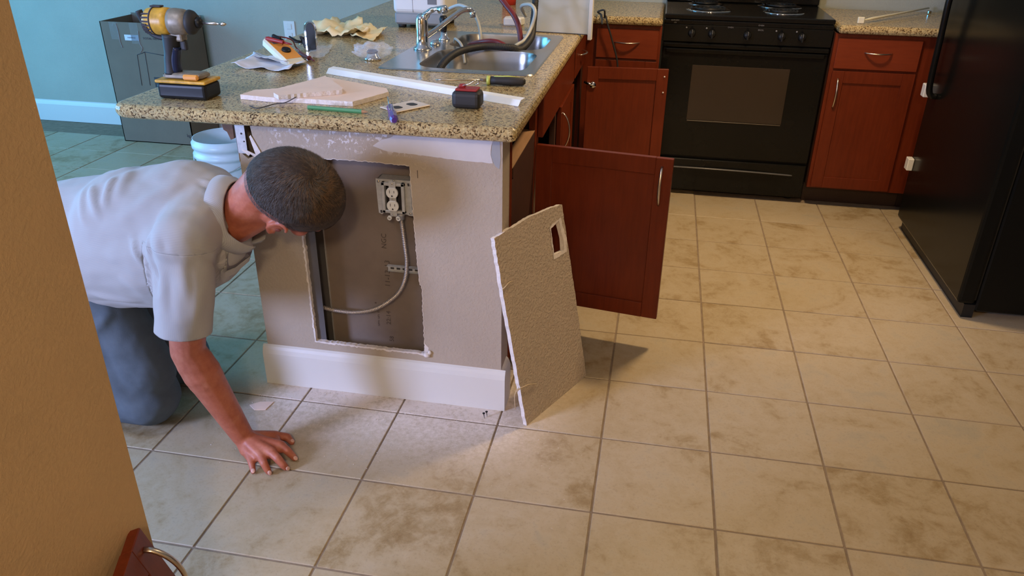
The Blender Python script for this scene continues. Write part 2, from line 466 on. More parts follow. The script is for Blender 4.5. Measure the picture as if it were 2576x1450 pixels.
def thing(name, label, cat, loc, group=None):
    o = bpy.data.objects.new(name, None); COL.objects.link(o); o.empty_display_size = 0.05
    o.location = loc; WO[o.name] = Vector(loc)
    o['label'] = label; o['category'] = cat; o['kind'] = 'thing'
    if group: o['group'] = group
    return o
def tag(o, label, cat, group=None, kind=None):
    o['label'] = label; o['category'] = cat
    if group: o['group'] = group
    o['kind'] = kind or 'thing'
    return o
def struct(o): o['kind'] = 'structure'; return o
def text(name, s, size, o3, X, Y, m, parent, ext=0.0002, align='CENTER', sx=1.0):
    """flat lettering as a thin mesh, baseline along X, up along Y"""
    c = bpy.data.curves.new(name, 'FONT'); c.body = s; c.size = size; c.extrude = ext; c.align_x = align; c.align_y = 'CENTER'
    c.resolution_u = 2
    tmp = bpy.data.objects.new('tmp', c); COL.objects.link(tmp)
    bpy.context.view_layer.update()
    me = bpy.data.meshes.new_from_object(tmp.evaluated_get(bpy.context.evaluated_depsgraph_get()))
    bpy.data.objects.remove(tmp); bpy.data.curves.remove(c)
    X = Vector(X).normalized(); Y = Vector(Y).normalized(); Z = X.cross(Y); org = wpos(parent)
    for v in me.vertices:
        p = v.co.copy(); v.co = Vector(o3) + X * p.x * sx + Y * p.y + Z * p.z - org
    me.name = name; me.materials.clear(); me.materials.append(MT[m])
    o = bpy.data.objects.new(name, me); link(o, parent); WO[o.name] = org
    return o
def bez(p, n=16):
    """smooth Catmull-Rom path through points"""
    p = [Vector(q) for q in p]; out = []
    for i in range(len(p) - 1):
        a = p[max(i - 1, 0)]; b = p[i]; c = p[i + 1]; d = p[min(i + 2, len(p) - 1)]
        for k in range(n):
            t = k / n; t2 = t * t; t3 = t2 * t
            out.append(0.5 * ((2 * b) + (c - a) * t + (2 * a - 5 * b + 4 * c - d) * t2 + (3 * b - a - 3 * c + d) * t3))
    out.append(p[-1]); return out
def rough_loop(pts, step=0.012, amp=0.002, seed=0):
    """polyline (closed) resampled with a torn edge"""
    rnd = random.Random(seed); out = []; n = len(pts)
    for i in range(n):
        a = Vector((*pts[i], 0)); b = Vector((*pts[(i + 1) % n], 0)); L = (b - a).length; k = max(1, int(L / step))
        nn = Vector((-(b - a).y, (b - a).x, 0)).normalized()
        for j in range(k):
            q = a.lerp(b, j / k) + (nn * rnd.uniform(-amp, amp) if j else Vector((0, 0, 0)))
            out.append((q.x, q.y))
    return out

# ------------------------------------------------------------------ the floor: tiles laid in grout
U = 0.3125
fl = struct(obj('floor', MB().box(-5.6, 2.3, -4.2, 2.47, -0.06, -0.0025), 'grout', origin=(0, 0, 0)))
bm = MB(); g = 0.0028
bm.box(g, U - g, g, U - g, -0.009, 0.0, bev=0.0016)
tile0 = None
cnt = 0; wx_ = -1.3
for iy in range(-8, 8):
    for ix in range(-17, 6):
        x0, y0 = ix * U, iy * U
        if y0 + U > 2.47 or y0 < -1.9 or (x0 < wx_ and y0 < -1.6): continue
        # only what the camera or a step to the side could see
        c = Vector((x0 + U / 2, y0 + U / 2, 0)) - CAM
        zc = c.dot(RF); xc = abs(c.dot(RX)) / max(zc, 0.01); yc = c.dot(RY) / max(zc, 0.01)
        if zc < 0.3 or (xc > 0.95 and x0 < 0) or yc < -0.75 or y0 > 1.9 and x0 > -1.5: continue
        if x0 > -1.25 and x0 + U < -0.7 and y0 > -0.1: continue
        if x0 > 1.15 and y0 > 0.8: continue
        if x0 > -.3 and y0 > 1.87: continue
        if cnt >= 299: continue
        if tile0 is None:
            tile0 = obj('tile', bm, 'tile', fl, origin=(0, 0, 0)); me = tile0.data; o = tile0
        else:
            o = bpy.data.objects.new('tile', me); link(o, fl)
        o.location = (x0, y0, random.uniform(-0.0004, 0.0004)); cnt += 1

# ------------------------------------------------------------------ room shell
def wall(name, x0, x1, y0, y1, z0, z1, m): return struct(obj(name, MB().box(x0, x1, y0, y1, z0, z1), m))
H = 2.5
wall('wall_back', -5.6, 2.3, 2.44, 2.56, 0, H, 'teal')
wall('wall_right', 1.9, 2.0, -4.2, 2.44, 0, H, 'greige')
wall('wall_front', -5.6, 2.0, -4.3, -4.2, 0, H, 'tan')
struct(obj('ceiling', MB().box(-5.6, 2.3, -4.3, 2.56, H, H + 0.1), 'ceil'))
# left outer wall with the patio door opening
mb = MB(); mb.box(-5.7, -5.6, -4.3, -1.0, 0, H); mb.box(-5.7, -5.6, 1.7, 2.56, 0, H); mb.box(-5.7, -5.6, -1.0, 1.7, 2.2, H)
struct(obj('wall_left', mb, 'greige'))
win = struct(obj('window_1', MB().box(-5.68, -5.62, -1.0, -0.93, 0.0, 2.2).box(-5.68, -5.62, 1.63, 1.7, 0.0, 2.2).box(-5.68, -5.62, -1.0, 1.7, 2.12, 2.2).box(-5.68, -5.62, 0.31, 0.39, 0.0, 2.2).box(-5.68, -5.62, -1.0, 1.7, 0.0, 0.07), 'trim'))
obj('glass_pane', MB().box(-5.655, -5.645, -0.93, 0.31, 0.07, 2.12), 'clear2', win)
obj('glass_pane', MB().box(-5.655, -5.645, 0.39, 1.63, 0.07, 2.12), 'clear2', win)
# near left partition whose corner hides the kneeling man's feet
wx, wy = -1.084, -1.241
struct(obj('wall_partition', MB().box(wx - 0.12, wx, -4.2, wy, 0, H, bev=0.004), 'tan'))
def baseboard(name, poly, o, X, Y, Z, h):
    return struct(obj(name, MB().prism(poly, o, X, Y, Z, h), 'trim'))
prof = [(0, 0), (0.014, 0), (0.014, 0.112), (0.010, 0.126), (0.006, 0.135), (0, 0.14)]
baseboard('baseboard_back', prof, (-5.6, 2.44, 0), (0, -1, 0), (0, 0, 1), (1, 0, 0), 4.3)
baseboard('baseboard_partition', prof, (wx, -4.2, 0), (1, 0, 0), (0, 0, 1), (0, 1, 0), 2.95)
# ceiling lamps
def dome(name, loc, label):
    L = thing(name, label, 'ceiling light', (loc[0], loc[1], H))
    obj('mounting_plate', MB().lathe([(0.0001, H - 0.03), (0.17, H - 0.03), (0.175, H), (0.0001, H)], (loc[0], loc[1], 0), 28), 'nickel', L)
    obj('glass_shade', MB().lathe([(0.0001, H - 0.11), (0.06, H - 0.105), (0.12, H - 0.08), (0.155, H - 0.03)], (loc[0], loc[1], 0), 28), 'lamp', L)
dome('ceiling_lamp', (0.20, 0.95), 'domed warm glass ceiling lamp over the aisle before the stove')
dome('ceiling_lamp', (-0.2, -3.2), 'domed warm glass ceiling lamp over the hall behind the camera')

L = thing('dining_ceiling_light', 'square cool white ceiling light over the dining side', 'ceiling light', (-1.9, -1.0, H))
obj('housing', MB().box(-2.05, -1.75, -1.15, -.85, 2.42, H, bev=.01), 'trim', L)
obj('diffuser', MB().box(-2.03, -1.77, -1.13, -.87, 2.405, 2.42), 'lampc', L)
# ------------------------------------------------------------------ peninsula half wall (end wall with the cut hole)
WY = -0.226; XL, XR = -1.388, -0.632; YB = -0.124
PT = 0.862
hole = [(-1.222, 0.171), (-0.870, 0.168), (-0.871, 0.40), (-0.876, 0.403), (-0.882, 0.50), (-0.886, 0.62), (-0.890, 0.762), (-1.0, 0.766), (-1.222, 0.765)]
hl = rough_loop(hole, 0.006, 0.0016, 3)
def plate_hole(outer, inner, y0, y1):
    """plate in xz between y0,y1 with a hole; returns (front/back faces, hole rim faces)"""
    bm = bmesh.new()
    def loop(p, y): return [bm.verts.new((a, y, b)) for a, b in p]
    eds = []
    for p in (outer, inner):
        v = loop(p, y0); eds += [bm.edges.new((v[i], v[(i + 1) % len(v)])) for i in range(len(v))]
    bmesh.ops.triangle_fill(bm, edges=eds, use_beauty=True)
    f = MB(); bm.verts.index_update()
    vs = [v.co.copy() for v in bm.verts]; fs = [[v.index for v in q.verts] for q in bm.faces]
    bm.free()
    f.add(vs, fs); f.add([(v.x, y1, v.z) for v in vs], fs)
    n = len(outer)
    f.add([(a, y0, b) for a, b in outer] + [(a, y1, b) for a, b in outer], [[i, (i + 1) % n, (i + 1) % n + n, i + n] for i in range(n)])
    r = MB(); n = len(inner)
    r.add([(a, y0, b) for a, b in inner] + [(a, y1, b) for a, b in inner], [[i, (i + 1) % n, (i + 1) % n + n, i + n] for i in range(n)])
    return f, r
# upper left corner of the board is broken away
outer = [(XL, 0.10), (XR, 0.10), (XR, PT), (-1.345, PT), (-1.338, 0.80), (-1.322, 0.775), (-1.318, 0.742), (-1.345, 0.758), (-1.362, 0.75), (XL, 0.772)]
f, r = plate_hole(outer, hl, WY, WY + 0.013)
pw = struct(obj('wall_peninsula', f, 'worn', origin=(-1.0, -0.18, 0)))
obj('cut_gypsum_edge', r, 'gyp', pw, recalc=True)
# white gypsum burr around the cut (paper peeled back)
mb = MB(); rr = random.Random(5)
n = len(hl)
cx, cz = -1.045, 0.46
out2 = []
for i, (a, b) in enumerate(hl):
    low = b < 0.2; left = a < -1.2
    wd = 0.006 if low else (0.0055 if left else 0.0014)
    wd *= rr.uniform(0.75, 1.25)
    dx, dz = (0, -1) if low else ((-1, 0) if left else ((1, 0) if a > -0.9 and b < 0.75 else (0, 1)))
    if low and left: dx, dz = -0.7, -0.7
    if low and a > -0.885: dx, dz = 0.8, -0.5; wd = 0.016
    out2.append((a + dx * wd, b + dz * wd))
mb.add([(a, WY - 0.0006, b) for a, b in hl] + [(a, WY - 0.0003, b) for a, b in out2], [[i, (i + 1) % n, (i + 1) % n + n, i + n] for i in range(n)])
obj('torn_paper_edge', mb, 'gyp', pw, recalc=False)
# crumb of gypsum at lower right corner of the hole
mb = MB(); mb.ell((-0.862, WY - 0.006, 0.168), (0.011, 0.007, 0.009), n=8); mb.ell((-0.853, WY - 0.004, 0.176), (0.006, 0.005, 0.007), n=8)
obj('gypsum_burr', mb, 'gyp', pw)
# side returns, back board, body of the wall
mb = MB(); mb.box(XR - 0.013, XR, WY + 0.0132, YB, 0.0, PT); mb.box(XL, XL + 0.013, WY + 0.013, 1.80, 0.0, 0.74); mb.box(XL + 0.006, XL + 0.013, WY + 0.013, 1.80, 0.74, PT)
mb.box(XL, XL + 0.10, 1.79, 1.80, 0, PT); mb.box(XL, XR, WY, WY + 0.013, 0.0, 0.10)
obj('side_board', mb, 'greige', pw)
gp = obj('gypsum_panel', MB().box(XL + 0.013, XR - 0.013, -0.150, -0.1372, 0.0, PT), 'paper_gray', pw, label='grey paper back of a wall board inside the cavity')
# printed codes on the back board, reading upwards
def vtext(s, size, u, v, sx=1.0): text('printed_text', s, size, at(u, v, 'y', -0.1507), (0.035, 0, 1), (-1, 0, 0.035), 'inkf', gp, sx=sx)
vtext('NGC', 0.022, 966, 607, 1.0)
vtext('11-13-13', 0.022, 975, 689, 1.15)
vtext('22:14', 0.020, 978, 800, 1.1)
vtext('58', 0.020, 986, 853, 1.0)
vtext('um un s', 0.012, 952, 802, 1.4)
vtext('a', 0.012, 944, 762, 1.0)
# metal studs
def cstud(x, side, z0=0.0, z1=PT):
    m_ = MB(); m_.box(x, x + 0.0012, WY + 0.013, -0.150, z0, z1)
    m_.box(min(x, x + side * 0.032), max(x, x + side * 0.032), WY + 0.013, WY + 0.0142, z0, z1)
    m_.box(min(x, x + side * 0.032), max(x, x + side * 0.032), -0.1512, -0.150, z0, z1)
    return m_
st = obj('stud', cstud(-1.224, 1), 'stud', pw, label='grey steel stud at the left of the cavity')
obj('stud_lip', MB().box(-1.1925, -1.1915, -0.158, -0.150, 0, PT).box(-1.2238, -1.2230, -0.190, -0.1885, 0.0, PT), 'galv', st)
obj('stud', cstud(-0.80, -1), 'stud', pw)
mb = MB(); mb.box(XL + 0.013, XR - 0.013, WY + 0.013, -0.150, 0.0, 0.0015); mb.box(XL + 0.013, XR - 0.013, WY + 0.0132, WY + 0.0142, 0, 0.03)
obj('stud_track', mb, 'stud', pw)
# white primer strip under the counter, right part, with greige brushed end
strip = [(-0.99, 0.812), (-0.96, 0.832), (-0.90, 0.852), (-0.655, 0.855), (-0.662, 0.835), (-0.664, 0.81), (-0.658, 0.787), (-0.75, 0.789), (-0.88, 0.797), (-0.95, 0.80)]
obj('primer_strip', MB().prism(rough_loop(strip, 0.01, 0.001, 2), (0, WY - 0.0013, 0), (1, 0, 0), (0, 0, 1), (0, 1, 0), 0.0012), 'primer', pw, label='white primer strip under the counter edge')
sm = [(-0.656, 0.857), (-0.640, 0.857), (-0.637, 0.80), (-0.640, 0.772), (-0.650, 0.778), (-0.658, 0.79), (-0.6635, 0.81), (-0.661, 0.835)]
obj('patch_smear', MB().prism(sm, (0, WY - 0.0008, 0), (1, 0, 0), (0, 0, 1), (0, 1, 0), 0.0007), mat('blue_grey_smear', (0.33, 0.34, 0.36), 0.8, var=0.1), pw)
# rough caulk line under the granite
mb = MB(); rr = random.Random(9)
mb.tube([(-1.30 + k * 0.03, WY - 0.004 + rr.uniform(-.002, .002), PT - 0.004 + rr.uniform(-.002, .001)) for k in range(22)], [rr.uniform(0.005, 0.009) for k in range(22)], 6)
obj('dark_caulk', mb, mat('dark_caulk', (0.09, 0.065, 0.05), 0.8, bs=90, bn=0.6, var=0.3, vs=50), pw)
# exposed corner bead, torn board corner
mb = MB()
mb.box(XL - 0.001, XL + 0.028, WY - 0.0022, WY - 0.001, 0.765, 0.852)
mb.box(XL - 0.0012, XL, WY - 0.0022, WY + 0.03, 0.74, 0.852)
cb = obj('corner_bead', mb, 'galv', pw, label='bare metal corner bead at the broken corner')
mb = MB(); mb.lathe([(0.0001, 0), (0.0028, 0), (0.0028, 0.0008), (0.0001, 0.0008)], (XL + 0.017, WY - 0.0023, 0.822), 10, (0, -1, 0)); mb.lathe([(0.0001, 0), (0.0022, 0), (0.0022, 0.0008), (0.0001, 0.0008)], (XL + 0.022, WY - 0.0023, 0.80), 10, (0, -1, 0))
obj('bead_hole', mb, 'ink', cb)
tp = [(XL + 0.010, 0.776), (XL + 0.030, 0.759), (XL + 0.036, 0.765), (XL + 0.072, 0.741), (XL + 0.067, 0.775), (XL + 0.045, 0.82), (XL + 0.040, 0.815), (XL + 0.052, 0.765), (XL + 0.030, 0.774)]
obj('torn_board_paper', MB().prism(tp, (0, WY - 0.0035, 0), (1, 0, 0), (0, 0, 1), (0, 1, 0), 0.002), 'gyp', pw, label='torn white flap of board paper')
# wood shim block hanging under the counter left of the corner
blk = [(0, 0), (0.058, 0.0), (0.06, -0.012), (0.046, -0.012), (0.044, -0.058), (0.034, -0.062), (0.026, -0.04), (0.016, -0.034), (0.013, -0.012), (0.0, -0.008)]
tag(obj('wood_shim', MB().prism(blk, (XL - 0.055, -0.222, PT), (1, 0, 0), (0, 0, 1), (0, 1, 0), 0.03), 'brownw'), 'jagged brown wood shim wedged under the counter beside the broken wall corner', 'shim')
# baseboard around the end wall
bb = struct(obj('baseboard_peninsula', MB().prism(prof, (XL - 0.014, WY, 0), (0, -1, 0), (0, 0, 1), (1, 0, 0), XR - XL + 0.028)
    .prism(prof, (XR, WY, 0), (1, 0, 0), (0, 0, 1), (0, 1, 0), 0.082).prism(prof, (XL, WY - 0.0, 0), (-1, 0, 0), (0, 0, 1), (0, 1, 0), 2.0), 'trim'))
# pencil tick right of the hole, as drawn on the wall
obj('pencil_mark', MB().box(-0.8685, -0.8665, WY - 0.0004, WY, 0.73, 0.752), 'inkf', pw)

# ------------------------------------------------------------------ electrical box, receptacle, conduit, bracket
OX, OZ, OY = -0.947, 0.658, -0.199
eb = thing('outlet_box', 'galvanised box with white duplex outlet hanging in the wall hole', 'electrical outlet', (OX, OY, OZ - 0.05))
def P(x, z): return (OX + x, OZ + z)
X, Z_, Y_ = Vector((1, 0, 0)), Vector((0, 0, 1)), Vector((0, 1, 0))
cut = [(-.052, .052), (.052, .052), (.052, .036), (.050, .034), (.050, -.046), (.052, -.052), (.040, -.052), (.030, -.046), (-.030, -.046), (-.040, -.054), (-.049, -.050), (-.050, -.034), (-.052, .032)]
inn = [(-.024, .038), (.024, .038), (.024, -.037), (-.024, -.037)]
f2, r2 = plate_hole([P(a, b) for a, b in cut], [P(a, b) for a, b in inn], OY, OY + 0.0018)
f2.add(r2.v, r2.f)
obj('mud_ring', f2, 'galv', eb)
mb = MB()
mb.box(OX - .033, OX - .024, OY - .012, OY, OZ - .044, OZ + .046, bev=.001); mb.box(OX + .024, OX + .033, OY - .012, OY, OZ - .044, OZ + .046, bev=.001)
mb.box(OX - .033, OX + .033, OY - .012, OY, OZ + .037, OZ + .046, bev=.001); mb.box(OX - .033, OX + .033, OY - .012, OY, OZ - .044, OZ - .036, bev=.001)
obj('raised_ring', mb, 'galv', eb)
obj('box_body', MB().box(OX - .05, OX - .048, OY + .002, OY + .045, OZ - .05, OZ + .05).box(OX + .048, OX + .05, OY + .002, OY + .045, OZ - .05, OZ + .05)
    .box(OX - .05, OX + .05, OY + .002, OY + .045, OZ + .048, OZ + .05).box(OX - .05, OX + .05, OY + .002, OY + .045, OZ - .05, OZ - .048).box(OX - .05, OX + .05, OY + .044, OY + .046, OZ - .05, OZ + .05), 'galv', eb)
obj('interior_shade', MB().box(OX - .046, OX + .046, OY + .012, OY + .014, OZ - .046, OZ + .046), mat('box_shade', (0.02, 0.015, 0.018), 0.8, var=.1), eb)  # dark sheet that puts the shade inside the galvanised box
mb = MB(); mb.box(OX - .010, OX + .010, OY - .015, OY - .013, OZ - .052, OZ + .052, bev=.0006)
mb.box(OX - .016, OX - .006, OY - .015, OY - .0135, OZ - .060, OZ - .050); mb.box(OX + .006, OX + .016, OY - .015, OY - .0135, OZ - .060, OZ - .050)
yoke = obj('mounting_yoke', mb, 'galv', eb)
for sx_ in (-.013, .013):
    mb = MB(); mb.tube([(OX + sx_ + .0052 * math.cos(a), OY - .0155, OZ - .058 + .0052 * math.sin(a)) for a in [k * PI / 6 for k in range(13)]], .0016, 6)
    obj('yoke_ear', mb, 'whitep', eb)
for k, dz in enumerate((.0195, -.0195)):
    pts = []
    for j in range(24):
        a = 2 * PI * j / 24; x_, z2 = .0172 * math.cos(a), .0172 * math.sin(a); z2 = max(-.0145, min(.0145, z2)); pts.append((OX + x_, OZ + dz + z2))
    rc = obj('receptacle_face', MB().prism(pts, (0, OY - .014, 0), (1, 0, 0), (0, 0, 1), (0, -1, 0), .006, bev=.0008), 'whitep', eb, label='white receptacle face, %s of two' % ('upper' if k == 0 else 'lower'))
    mb = MB(); yy = OY - .0203
    mb.box(OX - .0072, OX - .0056, yy, yy + .001, OZ + dz - .001, OZ + dz + .0078); mb.box(OX + .0056, OX + .0072, yy, yy + .001, OZ + dz, OZ + dz + .007)
    mb.lathe([(.0001, 0), (.0024, 0), (.0024, .0006), (.0001, .0006)], (OX, yy + .0005, OZ + dz - .0085), 10, (0, -1, 0)); mb.box(OX - .0024, OX + .0024, yy, yy + .001, OZ + dz - .0107, OZ + dz - .0085)
    obj('contact_slot', mb, 'ink', rc)
mb = MB()
for a, b in ((0, 0), (0, .045), (0, -.0465)): obj('screw_head', MB().lathe([(.0001, .0012), (.0022, .0010), (.0026, 0), (.0026, -.001)], (OX + a, OY - .0152, OZ + b), 10, (0, -1, 0)), 'nickel', eb)
for a, b in ((-.045, .044), (.045, -.046), (.0, .049)): obj('screw_head', MB().lathe([(.0001, .002), (.003, .0015), (.0036, 0)], (OX + a, OY, OZ + b), 10, (0, -1, 0)), 'nickel', eb)
mb = MB()
for a, b in ((.043, .04), (-.041, -.046)): obj('ring_slot', MB().prism([(-.002, -.004), (.0035, -.003), (.002, .005), (-.0035, .004)], (OX + a, OY - .0003, OZ + b), X, Z_, -Y_, .0006), 'ink', eb)
obj('conduit_connector', MB().lathe([(.0001, 0), (.010, 0), (.010, .012), (.012, .012), (.012, .020), (.0001, .020)], (OX + .012, OY + .014, OZ - .07), 14), 'galv', eb)
# armoured cable
pth = bez([(-1.223, -.178, .268), (-1.17, -.182, .262), (-1.10, -.185, .264), (-1.03, -.187, .287), (-.965, -.187, .338), (-.935, -.187, .39), (-.925, -.187, .45), (-.928, -.187, .51), (OX + .012, -.186, OZ - .068)], 22)
pth2 = []; L = 0; rads = []
fine = []
for i in range(len(pth) - 1):
    for k in range(3): fine.append(pth[i].lerp(pth[i + 1], k / 3))
fine.append(pth[-1])
d = 0; rads = []
for i, q in enumerate(fine):
    if i: d += (q - fine[i - 1]).length
    rads.append(.0058 + .0013 * math.sin(d / .0055 * 2 * PI))
cab = obj('armoured_cable', MB().tube(fine, rads, 12), mat('cable_armour', (0.52, 0.47, 0.45), 0.38, 0.7, var=.1), None)
tag(cab, 'ribbed metal armoured cable curving down from the outlet box to the stud', 'cable')
br = MB(); br.box(-.993, -.885, -.163, -.160, .409, .426); br.box(-.993, -.885, -.175, -.160, .4265, .4278); br.box(-.993, -.885, -.166, -.160, .407, .4085)
brk = tag(obj('stud_bracket', br, 'galv'), 'slotted metal strap crossing behind the armoured cable', 'bracket')
mb = MB()
for k in range(5): obj('strap_slot', MB().box(-.985 + k * .019, -.974 + k * .019, -.1634, -.1630, .414, .421), 'ink', brk)

# ------------------------------------------------------------------ cabinets
def shaker(name, parent, o, W, Z, Nn, w_, h_, m='cherry', rail=.055, t=.019, inside=False, panelback=True):
    """shaker door: origin o at lower hinge corner, width along W, up Z, outward normal Nn"""
    mb = MB()
    Wv, Zv, Nv = Vector(W), Vector(Z), Vector(Nn)
    mb.frame(o, Wv, Zv, Nv, (0, rail), (0, h_), (0, t), bev=.0015)
    mb.frame(o, Wv, Zv, Nv, (w_ - rail, w_), (0, h_), (0, t), bev=.0015)
    mb.frame(o, Wv, Zv, Nv, (rail, w_ - rail), (0, rail), (0, t), bev=.0008)
    mb.frame(o, Wv, Zv, Nv, (rail, w_ - rail), (h_ - rail, h_), (0, t), bev=.0008)
    dr = obj(name, mb, m, parent)
    obj('door_panel', MB().frame(o, Wv, Zv, Nv, (rail - .004, w_ - rail + .004), (rail - .004, h_ - rail + .004), (.008, .0125)), m, dr)
    return dr
def handle(parent, c, A, Nn, L=.128, m='nickel', bow=.026, r=.0042):
    """bow handle centred at c, running along A, standing off along Nn"""
    A = Vector(A); Nv = Vector(Nn); c = Vector(c); pts = []
    for k in range(17):
        s = -1 + 2 * k / 16; pts.append(c + A * (s * L / 2) + Nv * (bow * (1 - s * s) ** 0.75 if abs(s) < 1 else 0))
    return obj('handle', MB().tube(pts, [r * (1.25 - .3 * abs(-1 + 2 * k / 16)) for k in range(17)], 8, flat=.75), m, parent, label='satin metal bow handle')
FX = -.627   # face of the peninsula cabinets
ZD0, ZD1 = .11, .685
XB = XL + .12
def carcass(name, label, y0, y1, open_, drawer_open=False):
    c = thing(name, label, 'cabinet', (-.9, (y0 + y1) / 2, 0))
    t = .016; m_ = MB()
    m_.box(XB, FX - .02, y0, y0 + t, .10, PT - .002); m_.box(XB, FX - .02, y1 - t, y1, .10, PT - .002)
    m_.box(XB, FX - .02, y0 + t, y1 - t, .10, .116); m_.box(XB, XB + .01, y0 + t, y1 - t, .116, PT - .002)
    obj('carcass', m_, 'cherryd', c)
    m_ = MB(); s = .038; s0_ = .008 if open_ and y0 < 0 else s
    m_.box(FX - .02, FX, y0, y0 + s0_, .10, PT - .002); m_.box(FX - .02, FX, y1 - s, y1, .10, PT - .002)
    m_.box(FX - .02, FX, y0 + s, y1 - s, PT - .035, PT - .002); m_.box(FX - .02, FX, y0 + s, y1 - s, .10, .13)
    obj('face_frame', m_, 'cherry', c)
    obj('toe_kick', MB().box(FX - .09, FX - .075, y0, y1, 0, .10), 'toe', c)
    return c
# first bay: drawer and door are gone, raw divider rail shows
A = carcass('base_cabinet', 'open cherry cabinet with missing drawer and door beside the end wall', YB + .002, .33, True)
obj('divider_rail', MB().box(FX - .04, FX - .001, YB + .04, .292, .700, .735), 'cherryd', A)
obj('raw_rail_top', MB().box(FX - .041, FX - .0005, YB + .02, .30, .7352, .738), 'rawwood', A, label='bare tan top edge of the rail')
obj('bay_shade_sheet', MB().box(FX - .018, FX - .002, YB + .012, .292, .13, .698), 'cherryd', A)  # dark sheet across the open bay, stands for its shaded inside
# sink base
B = carcass('sink_cabinet', 'cherry sink cabinet with its near door swung wide open toward the stove', .332, 1.27, True)
obj('false_front', MB().frame((FX, .345, .70), (0, 1, 0), (0, 0, 1), (1, 0, 0), (0, .91), (0, .145), (0, .019), bev=.002), 'cherry', B)
obj('centre_stile', MB().box(FX - .02, FX, .79, .825, .13, .70), 'cherryd', B)
h0 = at(1354, 360, 'z', ZD1); h1 = at(1697, 398, 'z', ZD1)
W1 = Vector((h1.x - h0.x, h1.y - h0.y, 0)); w1 = W1.length; W1.normalize()
N1 = W1.cross(Vector((0, 0, 1))).normalized()
d1 = shaker('door', B, (h0.x, h0.y, ZD0), W1, (0, 0, 1), N1, w1, ZD1 - ZD0)
d1['label'] = 'shaker door swung open toward the camera side'
handle(d1, Vector((h0.x, h0.y, 0)) + W1 * (w1 - .033) + N1 * .019 + Vector((0, 0, ZD1 - .03 - .062)), (0, 0, 1), N1, L=.13)
dA = shaker('door', B, (FX + .001, .835, ZD0), (0, 1, 0), (0, 0, 1), (1, 0, 0), .425, ZD1 - ZD0)
handle(dA, (FX + .020, .868, ZD1 - .03 - .075), (0, 0, 1), (1, 0, 0), L=.15, bow=.03)
# corner drawer unit, door B open showing its inside
Cb = carcass('corner_cabinet', 'cherry corner cabinet with one drawer and its door swung open showing the inside', 1.272, 1.80, True)
obj('drawer_front', MB().frame((FX, 1.295, .70), (0, 1, 0), (0, 0, 1), (1, 0, 0), (0, .42), (0, .145), (0, .019), bev=.002), 'cherry', Cb)
handle(Cb.children[-1] if False else bpy.data.objects['drawer_front'], (FX + .019, 1.51, .775), (0, 1, 0), (1, 0, 0), L=.12)
obj('filler_strip', MB().frame((FX, 1.72, .10), (0, 1, 0), (0, 0, 1), (1, 0, 0), (0, .08), (0, .745), (0, .001)), 'cherryd', Cb)
g0 = at(1478, 168, 'z', ZD1); g1 = at(1683, 175, 'z', ZD1)
W2 = Vector((g1.x - g0.x, g1.y - g0.y, 0)); w2 = W2.length; W2.normalize(); N2 = W2.cross(Vector((0, 0, 1))).normalized()
d2 = shaker('door', Cb, (g0.x, g0.y, ZD0), W2, (0, 0, 1), -N2, w2, ZD1 - ZD0)
d2['label'] = 'shaker door seen from its inner face'
mb = MB()
for z_ in (ZD1 - .035, ZD1 - .11): obj('door_bumper', MB().ell(Vector((g0.x, g0.y, z_)) + W2 * (w2 - .018) + N2 * .002, (.004, .004, .004), n=8), 'whitep', d2)
hg = Vector((g0.x, g0.y, .60))
mb = MB(); mb.tube([hg + Vector((-.012, -.002, .012)), hg + W2 * .012 + N2 * .008 + Vector((0, 0, .006)), hg + W2 * .045 + N2 * .008 - Vector((0, 0, .006))], [.006, .007, .004], 8)
mb.lathe([(.0001, .012), (.014, .010), (.0175, .0), (.0001, 0)], hg + W2 * .03, 14, N2)
obj('hinge', mb, 'chrome', d2, label='bright hinge')

# back run, left of the stove, then right
def back_unit(name, label, x0, x1, dx0, dx1, hside, dz=(.70, .842), hz=None, dhz=None):
    c = thing(name, label, 'cabinet', ((x0 + x1) / 2, 2.1, 0)); FY = 1.86; t = .016
    m_ = MB(); m_.box(x0, x0 + t, FY, 2.43, .10, .858); m_.box(x1 - t, x1, FY, 2.43, .10, .858); m_.box(x0 + t, x1 - t, FY + .02, 2.43, .10, .116); m_.box(x0 + t, x1 - t, 2.42, 2.43, .116, .858)
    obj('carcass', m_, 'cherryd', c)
    m_ = MB(); m_.box(x0, dx0 + .012, FY - .02, FY, .10, .858); m_.box(dx1 - .012, x1, FY - .02, FY, .10, .858)
    m_.box(dx0 + .012, dx1 - .012, FY - .02, FY, .83, .858); m_.box(dx0 + .012, dx1 - .012, FY - .02, FY, .665, .715); m_.box(dx0 + .012, dx1 - .012, FY - .02, FY, .10, .13)
    obj('face_frame', m_, 'cherry', c)
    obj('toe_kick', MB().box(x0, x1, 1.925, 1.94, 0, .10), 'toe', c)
    dr = obj('drawer_front', MB().frame((dx0, FY - .02, dz[0]), (1, 0, 0), (0, 0, 1), (0, -1, 0), (0, dx1 - dx0), (0, dz[1] - dz[0]), (0, .019), bev=.003), 'cherryh', c)
    handle(dr, ((dx0 + dx1) / 2, FY - .039, (dz[0] + dz[1]) / 2 + .008), (1, 0, 0), (0, -1, 0), L=.12, bow=.03)
    d = shaker('door', c, (dx0, FY - .02, ZD0), (1, 0, 0), (0, 0, 1), (0, -1, 0), dx1 - dx0, .69 - ZD0)
    hx = dx0 + .03 if hside < 0 else dx1 - .03
    handle(d, (hx, FY - .039, .69 - .03 - .075), (0, 0, 1), (0, -1, 0), L=.14)
    return c
back_unit('base_cabinet', 'narrow cherry base cabinet between the corner and the black stove', -.66, -.252, -.567, -.265, 1)
R1 = back_unit('base_cabinet', 'cherry base cabinet with drawer between the stove and the refrigerator', .552, 1.02, .566, .938, -1)
